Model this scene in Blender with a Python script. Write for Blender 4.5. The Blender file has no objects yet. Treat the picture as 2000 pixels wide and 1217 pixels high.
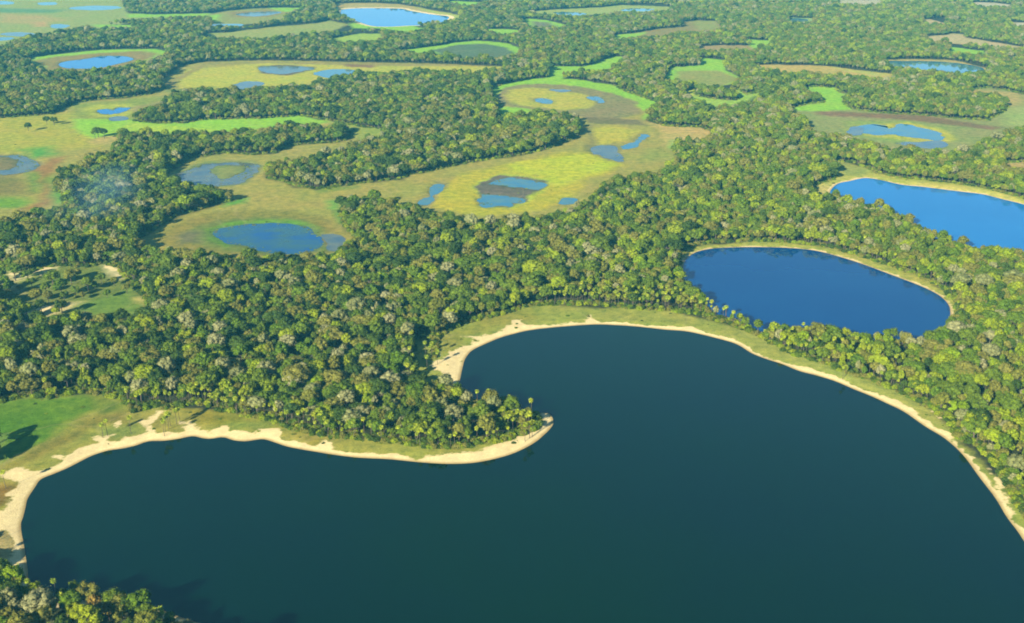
import bpy, math, random
import numpy as np
from mathutils import Vector

R = math.radians
C = bpy.context.scene.collection
rng = np.random.default_rng(7)
random.seed(7)

# ------------------------------------------------------------------ camera
SW, SH, F = 2000.0, 1217.0, 2190.0      # frame of the photograph, focal length in its pixels
PITCH, HC = R(21.4), 300.0
cd = bpy.data.cameras.new("camera"); cam = bpy.data.objects.new("camera", cd); C.objects.link(cam)
cam.location = (0, 0, HC); cam.rotation_euler = (math.pi/2 - PITCH, 0, 0)
cd.sensor_width = 36; cd.lens = 36*F/SW; cd.clip_start = 1; cd.clip_end = 90000
bpy.context.scene.camera = cam

# ------------------------------------------------------------------ light
SUN_EL, SHADOW_DIR = R(23), R(57)         # shadows fall away from the camera and to the right
sun_vec = Vector((-math.cos(SHADOW_DIR)*math.cos(SUN_EL), -math.sin(SHADOW_DIR)*math.cos(SUN_EL), math.sin(SUN_EL)))
w = bpy.data.worlds.new("World"); bpy.context.scene.world = w; w.use_nodes = True
nt = w.node_tree; nt.nodes.clear()
sky = nt.nodes.new("ShaderNodeTexSky"); sky.sky_type = 'NISHITA'; sky.sun_disc = False
sky.sun_elevation = SUN_EL; sky.sun_rotation = math.atan2(sun_vec.x, sun_vec.y)
sky.air_density = 1.0; sky.dust_density = 0.0; sky.ozone_density = 4.0; sky.altitude = 300
bg = nt.nodes.new("ShaderNodeBackground"); bg.inputs[1].default_value = 0.05
wo = nt.nodes.new("ShaderNodeOutputWorld")
nt.links.new(sky.outputs[0], bg.inputs[0]); nt.links.new(bg.outputs[0], wo.inputs[0])
sd_ = bpy.data.lights.new("sun", 'SUN'); sd_.energy = 5.0; sd_.angle = R(0.5); sd_.color = (1.0, 0.91, 0.74)
sun = bpy.data.objects.new("sun", sd_); C.objects.link(sun)
sun.rotation_euler = sun_vec.to_track_quat('Z', 'Y').to_euler()
vs = bpy.context.scene.view_settings
vs.view_transform = 'Standard'; vs.look = 'None'; vs.gamma = 1; vs.exposure = 1.6
bpy.context.scene.cycles.filter_width = 1.8
bpy.context.scene.cycles.max_bounces = 5
bpy.context.scene.cycles.diffuse_bounces = 2
bpy.context.scene.cycles.volume_bounces = 0

# ------------------------------------------------------------------ helpers
CT, ST = math.cos(PITCH), math.sin(PITCH)
def unproj(x, y, z=0.0):
    """point of the world at height z that the photograph shows at (x, y)"""
    u = (x-SW/2)/F; v = -(y-SH/2)/F
    dy = CT + v*ST; dz = -ST + v*CT
    t = (z-HC)/dz
    return (u*t, dy*t)
def proj(X, Y, Z):
    d = Y*CT - (Z-HC)*ST; v = (Y*ST + (Z-HC)*CT)/d
    return SW/2 + F*X/d, SH/2 - F*v, d
NH = 8.5                                  # canopy height where a near wood hides the ground
def poly(pts):
    return np.array([unproj(p[0], p[1], (p[2] if len(p) > 2 else 0.0)) for p in pts])
def smooth(P, k=4):
    n = len(P); out = []
    for i in range(n):
        a, b, c, d = P[i-1], P[i], P[(i+1) % n], P[(i+2) % n]
        for j in range(k):
            t = j/k
            out.append(0.5*((2*b)+(-a+c)*t+(2*a-5*b+4*c-d)*t*t+(-a+3*b-3*c+d)*t**3))
    return np.array(out)
_lat = {}
def vnoise(x, y, s, seed=0):
    if seed not in _lat: _lat[seed] = np.random.default_rng(1000+seed).random((256, 256))
    L = _lat[seed]; x = np.asarray(x)/s; y = np.asarray(y)/s
    xi = np.floor(x).astype(int); yi = np.floor(y).astype(int); fx = x-xi; fy = y-yi
    fx = fx*fx*(3-2*fx); fy = fy*fy*(3-2*fy)
    g = lambda i, j: L[(xi+i) % 256, (yi+j) % 256]
    return (g(0,0)*(1-fx)+g(1,0)*fx)*(1-fy)+(g(0,1)*(1-fx)+g(1,1)*fx)*fy
def fnoise(x, y, s, seed=0):
    return (vnoise(x, y, s, seed)+.5*vnoise(x, y, s/2.1, seed+1)+.25*vnoise(x, y, s/4.3, seed+2))/1.75
def sdist(X, Y, P, margin=60.0):
    """signed distance to polygon P, positive inside; -margin where farther off than that"""
    out = np.full(X.shape, -margin)
    lo = P.min(0)-margin; hi = P.max(0)+margin
    m = (X > lo[0]) & (X < hi[0]) & (Y > lo[1]) & (Y < hi[1])
    idx = np.nonzero(m)
    if len(idx[0]) == 0: return out
    px = X[idx]; py = Y[idx]
    d2 = np.full(px.shape, margin*margin*1.0); ins = np.zeros(px.shape, bool)
    n = len(P)
    for i in range(n):
        ax, ay = P[i]; bx, by = P[(i+1) % n]
        ex, ey = bx-ax, by-ay; l2 = ex*ex+ey*ey+1e-9
        c = (ay > py) != (by > py)
        if abs(ey) > 1e-9: ins ^= c & (px < ax+ex*(py-ay)/ey)
        near = (px > min(ax, bx)-margin) & (px < max(ax, bx)+margin) & (py > min(ay, by)-margin) & (py < max(ay, by)+margin)
        q = np.nonzero(near)[0]
        wx = px[q]-ax; wy = py[q]-ay
        t = np.clip((wx*ex+wy*ey)/l2, 0, 1)
        dd = (wx-t*ex)**2+(wy-t*ey)**2
        d2[q] = np.minimum(d2[q], dd)
    r = np.sqrt(d2); r[~ins] *= -1
    out[idx] = r
    return out
def inside(X, Y, P):
    lo = P.min(0); hi = P.max(0)
    out = np.zeros(X.shape, bool)
    idx = np.nonzero((X > lo[0]) & (X < hi[0]) & (Y > lo[1]) & (Y < hi[1]))
    px = X[idx]; py = Y[idx]; ins = np.zeros(px.shape, bool); n = len(P)
    for i in range(n):
        ax, ay = P[i]; bx, by = P[(i+1) % n]
        if abs(by-ay) > 1e-9:
            ins ^= ((ay > py) != (by > py)) & (px < ax+(bx-ax)*(py-ay)/(by-ay))
    out[idx] = ins
    return out
def tag(o, label, cat=None, group=None, kind=None):
    o['label'] = label
    if cat: o['category'] = cat
    if group: o['group'] = group
    if kind: o['kind'] = kind
    return o
def lin(c):
    return np.array([(v/255/12.92 if v/255 <= .04045 else ((v/255+.055)/1.055)**2.4) for v in c])
n_ = NH
# ------------------------------------------------------------------ traced outlines (pixels of the photograph -> ground)
BIG = [(54,974),(68,952),(80,936),(104,926),(128,916),(152,904),(180,890),(212,880),(240,876),(266,870),(290,862),(320,861),(350,857),(376,852),
 (396,856),(412,857),(436,854),(456,860),(480,862),(500,859),(516,858),(536,864),(560,872),(590,878),(620,883),(650,888),(700,894),(760,897),(820,903),
 (870,906),(915,905),(950,900),(990,890),(1020,878),(1045,864),(1062,850),(1074,838),(1081,826),(1077,812,),(1066,800,2),(1045,792,5),(1020,785,6),(990,778,6),(955,771,6),
 (920,762,5),(898,752,2),(900,734),(904,716),(908,702),(918,688),(930,680),(952,670),(976,660),(1000,653),(1035,645),(1087,639),(1157,634),(1200,635),(1245,638),(1300,644),
 (1345,648),(1405,662),(1440,673),(1468,690),(1496,701),(1527,711),(1562,725),(1597,734),(1632,745),(1667,760),(1702,774),(1730,787),(1765,804),(1807,833),
 (1846,857),(1881,889),(1912,931),(1944,973),(1965,1008),(1986,1036),(2000,1057),(2060,1150),(2100,1350),(2050,1800),(1000,1900),(800,1560),(640,1350),(520,1262),(420,1226),(372,1212),(330,1197),
 (290,1182),(236,1168),(200,1172),(150,1172),(90,1162),(58,1140),(54,1112),(50,1085),(46,1060),(42,1040),(41,1022),(45,1010),(50,990)]
LAKE2 = [(1335,520),(1342,505),(1360,493),(1390,486),(1430,483.5),(1480,483),(1530,484),(1580,488),(1615,495),(1650,505),(1690,518),(1730,533),(1770,548),(1805,562),
 (1832,576),(1848,590),(1855,605),(1852,620,3),(1818,641,n_),(1790,645,n_),(1740,643,n_),(1700,641,n_),(1650,638,n_),(1600,630,n_),(1545,632,n_),(1510,632,n_),(1470,630,4),(1436,621,0),
 (1419,615,3),(1394,598,4),(1370,573,5),(1352,557,5),(1337,535,3)]
LAKE3 = [(1622,376),(1628,366),(1640,358),(1660,354),(1690,348),(1720,352),(1760,361),(1800,365),(1840,370),(1880,375),(1920,380),(1960,390),(2000,400),(2080,425),(2150,460),
 (2180,500),(2080,510,n_),(2000,488,n_),(1965,484,n_),(1895,473,n_),(1846,456,n_),(1818,442,n_),(1790,424,n_),(1765,410,n_),(1740,400,n_),(1710,396,n_),(1680,392,n_),(1650,389,6),(1626,382)]
POND_A = [(115,126),(130,120),(170,115),(200,110),(240,110),(260,115),(250,120),(220,127,),(200,132,),(170,134),(130,133)]
POND_T = [(666,24),(674,18),(720,16),(780,17),(800,21),(840,28),(876,33),(860,39,6),(830,41,n_),(800,42,n_),(760,44,n_),(730,43,n_),(710,38,n_),(690,33,6),(670,28,3)]
POND_B = [(189,216),(210,213),(220,215),(230,211),(250,211),(248,217),(230,222),(210,224),(196,222)]
POND_C = [(10,305),(30,303),(50,308),(74,320),(74,326),(40,338),(0,342),(-80,345),(-80,302)]
ISL_C = [(-80,310),(0,307),(20,307),(38,315),(38,325),(20,331),(0,334),(-80,336)]
POND_D = [(345,345),(370,332),(390,324),(400,321),(430,318),(460,317),(490,320),(504,326),(496,338),(480,350),(468,358),(440,361),(400,363,2),(370,356,5)]
ISL_D = [(412,332),(430,324),(480,326),(484,336),(460,344),(440,352),(420,348)]
POND_E = [(423,452),(472,442),(525,437),(560,437),(595,445),(626,466),(630,477),(602,491),(560,496),(507,491),(483,480),(440,474)]
ISL_E = [(462,458),(500,448),(540,444),(520,462),(505,470),(478,470)]
WF1 = [(958,360),(980,352),(1000,349),(1040,352),(1056,360),(1044,369),(1000,364)]
WF2 = [(938,388),(948,380),(980,384),(1024,390),(1000,398),(980,404),(948,402)]
SMALL = [[(1044,194),(1060,193),(1076,197),(1070,202),(1056,201)], [(1152,191),(1165,190),(1178,195),(1176,201),(1166,198)], [(1080,175),(1110,177),(1102,180),(1086,178)],
 [(1224,285),(1240,278),(1250,270),(1256,262),(1262,268),(1248,278),(1232,288),(1218,291)], [(1162,292),(1180,286),(1196,288),(1210,305),(1212,315),(1196,312),(1178,305),(1165,300)],
 [(846,372),(852,362),(862,362),(860,372),(848,378),(838,392),(826,400),(836,388)], [(1098,398),(1106,390),(1116,390),(1112,397)],
 [(512,132),(540,130),(600,131),(610,135),(590,138),(562,144),(548,145),(522,142)], [(618,143),(640,137),(680,137),(702,142),(680,146),(650,152),(630,149)],
 [(460,168),(475,161),(500,161),(508,164),(490,172),(465,173)],
 [(1680,250),(1700,244),(1720,246),(1735,253),(1755,250),(1762,244),(1790,250),(1820,257),(1835,266),(1830,273),(1810,271),(1780,268),(1750,262),(1725,262),(1700,263),(1685,257)],
 [(1760,281),(1800,280),(1840,278),(1830,288),(1800,287)], [(78,6),(105,5),(106,9),(85,10)], [(140,15),(180,12),(225,13),(228,17),(190,20),(150,19)],
 [(104,49),(118,48),(130,51),(120,55),(108,54)], [(8,66),(40,64),(66,68),(50,71),(20,70)], [(0,74),(25,75),(10,79),(-10,79)], [(-10,3),(20,4),(22,8),(-10,9)],
 [(466,28),(490,25),(530,23),(545,25),(520,30),(500,32),(480,31)], [(416,49),(434,48),(434,51),(418,52)], [(445,48),(468,48),(466,51),(446,51)],
 [(1086,25),(1110,24),(1140,27),(1130,30),(1100,29)], [(1218,20),(1240,17),(1276,19),(1260,22),(1230,22)],
 [(1740,122),(1770,121),(1810,121),(1850,123),(1890,128),(1915,136),(1900,141,n_),(1860,139,n_),(1800,135,n_),(1760,131,n_)], [(1545,38),(1558,37),(1572,39),(1566,42),(1548,42)],
 [(642,461),(656,466),(664,477),(658,487),(653,485),(656,477),(650,469)], [(1668,253),(1676,250),(1672,262),(1664,262)], [(224,231),(236,230),(240,234),(226,235)]]

# open ground without trees
PLAIN = [(-160,235),(0,232),(60,228),(104,224),(136,206),(180,197),(240,193),(290,186),(322,174),(312,158),(335,145),(350,130),(400,122),(460,120),(520,119),(600,120),(680,122),(800,124),
 (880,126),(980,131),(986,136,n_),(940,138,n_),(900,140,n_),(860,138,n_),(800,138,n_),(760,140,n_),(710,142,n_),(696,144,n_),(670,147,n_),(640,154,n_),(600,168,n_),(560,166,n_),(540,170,n_),(490,172,n_),
 (440,176,n_),(400,172,n_),(340,180,n_),(324,192,n_),(300,216,5),(276,228),(262,238),(300,242),(360,242),(400,235),(500,233),(590,228),(630,234),(660,240),(700,248),(740,253),(752,260),
 (740,268,n_),(720,266,n_),(700,272,n_),(670,288,n_),(630,300,n_),(590,306,n_),(560,310,n_),(540,320,5),(524,340),(520,348),(560,358),(590,368),(630,372),(660,366),(700,360),(750,354),(780,352),(800,344),
 (840,336),(900,322),(960,312),(1020,304),(1070,292),(1100,280),(1128,268),(1132,250),(1128,236),(1120,224,n_),(1080,216,n_),(1040,218,n_),(1010,226,n_),(980,224,n_),(960,220),(976,208),(964,196),(956,176),
 (970,170),(1000,164),(1040,156),(1070,154),(1078,130),(1100,131),(1140,132),(1170,124),(1190,114),(1200,110),(1224,115),(1212,120,n_),(1180,138,n_),(1140,140,n_),(1100,140,n_),(1094,152,4),(1110,156),(1140,158),
 (1160,162),(1200,168),(1220,180),(1250,190),(1284,202),(1280,216),(1266,230),(1266,236),(1300,248),(1370,250),(1396,260),(1380,272,4),(1350,280,4),(1320,278),(1312,290),(1330,300,n_),(1310,316,n_),(1296,332,n_),
 (1260,338,n_),(1230,340,n_),(1200,346,n_),(1170,360,n_),(1140,390,n_),(1120,404,n_),(1090,412,n_),(1040,420,n_),(1000,420,n_),(980,426,n_),(920,428,n_),(890,422,n_),(860,414,n_),(830,404,n_),(810,396,n_),
 (780,392,n_),(740,386,n_),(700,386,n_),(670,394,n_),(660,410),(670,440),(690,460),(696,480),(647,494,n_),(525,501,n_),(455,498,n_),(367,487,n_),(315,487,n_),(280,480,n_),(266,470),(297,452),(350,422),
 (402,407),(420,400),(466,392),(430,376,n_),(426,366,n_),(400,360,n_),(380,358,n_),(340,350,n_),(320,344),(350,324),(370,310),(400,306),(440,300),(500,304),(540,300),(560,288),(600,282),(650,280),(680,274),
 (690,256),(680,246,n_),(600,242,n_),(560,243,n_),(530,250,n_),(500,256,n_),(440,258,n_),(400,258,n_),(370,258,n_),(340,258,n_),(260,260,n_),(234,268),(230,286),(210,300,n_),(170,306,n_),(130,328,n_),
 (110,360),(104,376),(128,380),(120,400,n_),(90,410,n_),(40,420,n_),(20,436,n_),(10,450),(0,460),(-160,480)]
OPEN = [PLAIN,
 [(-160,-14),(235,-14),(238,5),(245,20),(250,27),(300,29),(360,28),(410,27),(410,33,n_),(330,35,n_),(250,38,n_),(198,46,n_),(215,50),(258,50),(258,56,n_),(180,55,n_),(150,55,n_),(120,60,n_),(90,66,n_),(65,70,n_),(30,78,n_),(0,90,n_),(-160,118,n_)],
 [(400,28),(440,22),(500,17),(560,15),(610,17),(570,23,n_),(556,30,n_),(560,37,n_),(520,41,n_),(500,47,n_),(470,51,n_),(440,53,n_),(416,52,n_),(410,43),(400,38)],
 [(400,66),(440,65),(500,57),(560,49),(620,46),(640,40),(660,45),(690,47),(720,43),(770,43),(800,53),(830,56),(826,61,n_),(800,62,n_),(760,62,n_),(748,59,n_),(730,56,n_),(696,57,n_),(680,60,n_),(640,63,n_),(600,67,n_),(560,72,n_),(500,76,n_),(460,74,n_),(400,73,n_)],
 [(640,78),(686,69),(700,66),(740,66),(750,73,n_),(744,79,n_),(700,80,n_),(660,84,n_)],
 [(42,120),(60,114),(90,109),(140,102),(200,98),(260,96),(300,96),(326,99),(328,106),(312,114,n_),(290,118,n_),(260,124,n_),(230,132,n_),(200,137,n_),(170,140,n_),(140,139,n_),(100,137,n_),(70,132,n_),(56,125)],
 [(750,102),(800,98),(860,90),(890,84),(930,81),(970,82),(1000,88),(1020,98),(1010,105,n_),(980,112,n_),(930,114,n_),(880,109,n_),(850,103,n_),(800,102,n_)],
 [(1018,38),(1050,38),(1080,43),(1110,50),(1100,55,n_),(1070,54,n_),(1040,53,n_),(1026,48,n_)],
 [(930,59),(980,57),(1016,60),(1010,65,n_),(970,65,n_)],
 [(1030,24),(1080,20),(1140,17),(1180,15),(1200,12),(1260,9),(1290,11),(1320,16),(1300,20,n_),(1260,24,n_),(1200,24,n_),(1160,31,n_),(1100,30,n_),(1050,28,n_)],
 [(876,3),(920,3),(956,7),(920,11,n_),(880,9,n_)],
 [(650,8),(720,6),(780,9),(820,16),(870,23),(900,32),(896,38,n_),(876,40,n_),(860,43,n_),(830,45,n_),(760,49,n_),(730,48,n_),(700,40,n_),(668,31,n_),(655,20)],
 [(1200,70),(1250,64),(1290,57),(1336,54),(1328,45),(1360,41),(1396,42),(1412,52,n_),(1396,61,n_),(1360,62,n_),(1320,63,n_),(1300,70,n_),(1260,73,n_),(1200,75,n_)],
 [(1446,78),(1500,80),(1506,85,n_),(1480,89,n_),(1480,98,n_),(1470,97,n_),(1364,97,n_),(1364,92),(1410,90),(1470,90),(1470,86,4)],
 [(1364,116),(1390,115),(1416,120),(1422,128),(1412,136),(1430,148),(1450,158),(1420,164,n_),(1380,166,n_),(1340,160,n_),(1324,152,n_),(1300,160,n_),(1292,162,n_),(1312,131),(1340,132),(1366,130),(1370,124)],
 [(1336,182),(1356,174),(1358,188),(1380,192),(1410,197),(1440,197),(1440,190),(1416,182),(1398,178),(1424,172),(1440,176),(1460,186),(1484,182),(1486,189,n_),(1470,196,n_),(1450,203,n_),(1380,207,n_),(1376,198,4),(1352,194,n_)],
 [(1570,172),(1600,170),(1630,173),(1640,182),(1660,186),(1644,200),(1660,214),(1720,222),(1800,226),(1880,234),(1930,236),(1966,216),(1968,208),(1950,196),(1896,192),(1898,176),(1930,173),(1970,178),(2000,186),
  (2160,215),(2160,262,n_),(2000,246,n_),(1970,252,n_),(1940,262,n_),(1920,272,n_),(1900,282,n_),(1880,292,n_),(1840,293,n_),(1800,292,n_),(1760,289,n_),(1710,281,n_),(1670,271,n_),(1640,262,n_),(1600,260,n_),(1575,240,n_),
  (1550,220,4),(1540,214),(1580,204),(1600,202),(1612,194,5),(1600,184,n_),(1580,177,n_)],
 [(1466,130),(1520,127),(1600,130),(1660,134),(1740,146),(1744,153,n_),(1700,151,n_),(1630,144,n_),(1580,141,n_),(1530,142,n_),(1500,136,n_)],
 [(1718,120),(1740,118),(1800,116),(1860,119),(1910,127),(1930,136),(1916,143,n_),(1860,141,n_),(1800,137,n_),(1760,132,n_),(1740,126,n_)],
 [(1810,72),(1850,70),(1858,66),(1880,68),(1885,75),(1940,83),(2000,93),(2000,97,n_),(1940,89,n_),(1890,85,n_),(1870,88,n_),(1850,80,n_),(1812,79,n_)],
 [(1850,94),(1880,97),(1920,100),(1930,105,n_),(1890,105,n_),(1855,101,n_)],
 [(1640,1),(1720,1),(1720,9,n_),(1640,7,n_)], [(1900,5),(1940,6),(1990,12),(1960,14,n_),(1900,11,n_)], [(1970,44),(2000,45),(2040,49),(2010,52,n_),(1975,50,n_)], [(1540,35),(1560,36),(1590,37),(1585,44,n_),(1545,44,n_)],
 [(1800,40),(1840,36),(1850,40),(1845,48,n_),(1810,48,n_)],
 [(1956,320),(2000,318),(2080,316),(2080,338,n_),(2000,334,n_),(1974,328,n_)],
 [(-60,505),(12,524),(50,538),(80,526),(110,520),(160,524),(210,518),(236,530),(250,552),(280,580),(298,600),(260,616,7),(216,618,7),(160,614,7),(130,616,7),(80,624,7),(60,614,7),(10,584,7),(0,570),(-60,560)],
 [(-160,800),(0,790),(20,784),(50,776),(100,780),(150,768),(180,770),(210,776),(236,780),(260,806),(300,796),(330,800),(360,796),(396,792),(440,806),(490,816),(520,820),(550,830),(580,842),(620,852),(680,858),
  (760,864),(800,870),(840,876),(900,878),(950,868),(980,864),(1020,850),(1044,840),(1052,822,3),(1046,802,3),(1072,800),(1082,826),(1000,905),(800,925),(500,900),(300,890),(120,960),(80,1060),(75,1138),(0,1134),(-160,1140)],
 [(850,700),(853,666),(867,652),(912,631),(947,624),(1000,610),(1035,599),(1105,597),(1157,597),(1227,604),(1300,608),(1370,617),(1405,631),(1440,641),(1475,655),(1510,676),(1545,694),(1597,708),(1650,729),
  (1702,746),(1755,767),(1807,792),(1853,825),(1867,855),(1912,875),(1940,906),(1965,941),(1986,987),(2000,1001),(2060,1080),(2140,1200),(2000,1100),(1900,980),(1750,830),(1600,760),(1440,700),(1300,665),
  (1100,655),(960,690),(915,720),(900,755),(872,758,3),(850,752,4),(815,742,3),(806,700),(812,665),(835,650)],
 [(1590,386,5),(1590,365),(1610,356),(1630,352),(1638,316),(1665,320),(1690,328),(1712,340),(1760,350),(1800,353),(1850,358),(1900,365),(1950,376),(2000,390),(2080,412),(2200,450),(2150,480),(2000,420),(1800,385),(1660,370),(1628,386,4)],
 [(1326,505),(1335,490),(1360,480),(1400,475),(1480,473),(1560,476),(1620,485),(1680,502),(1740,522),(1800,545),(1845,568),(1866,592),(1868,612),(1855,630,3),(1840,600),(1700,540),(1500,500),(1380,500),(1345,530),(1330,525)]]
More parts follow.
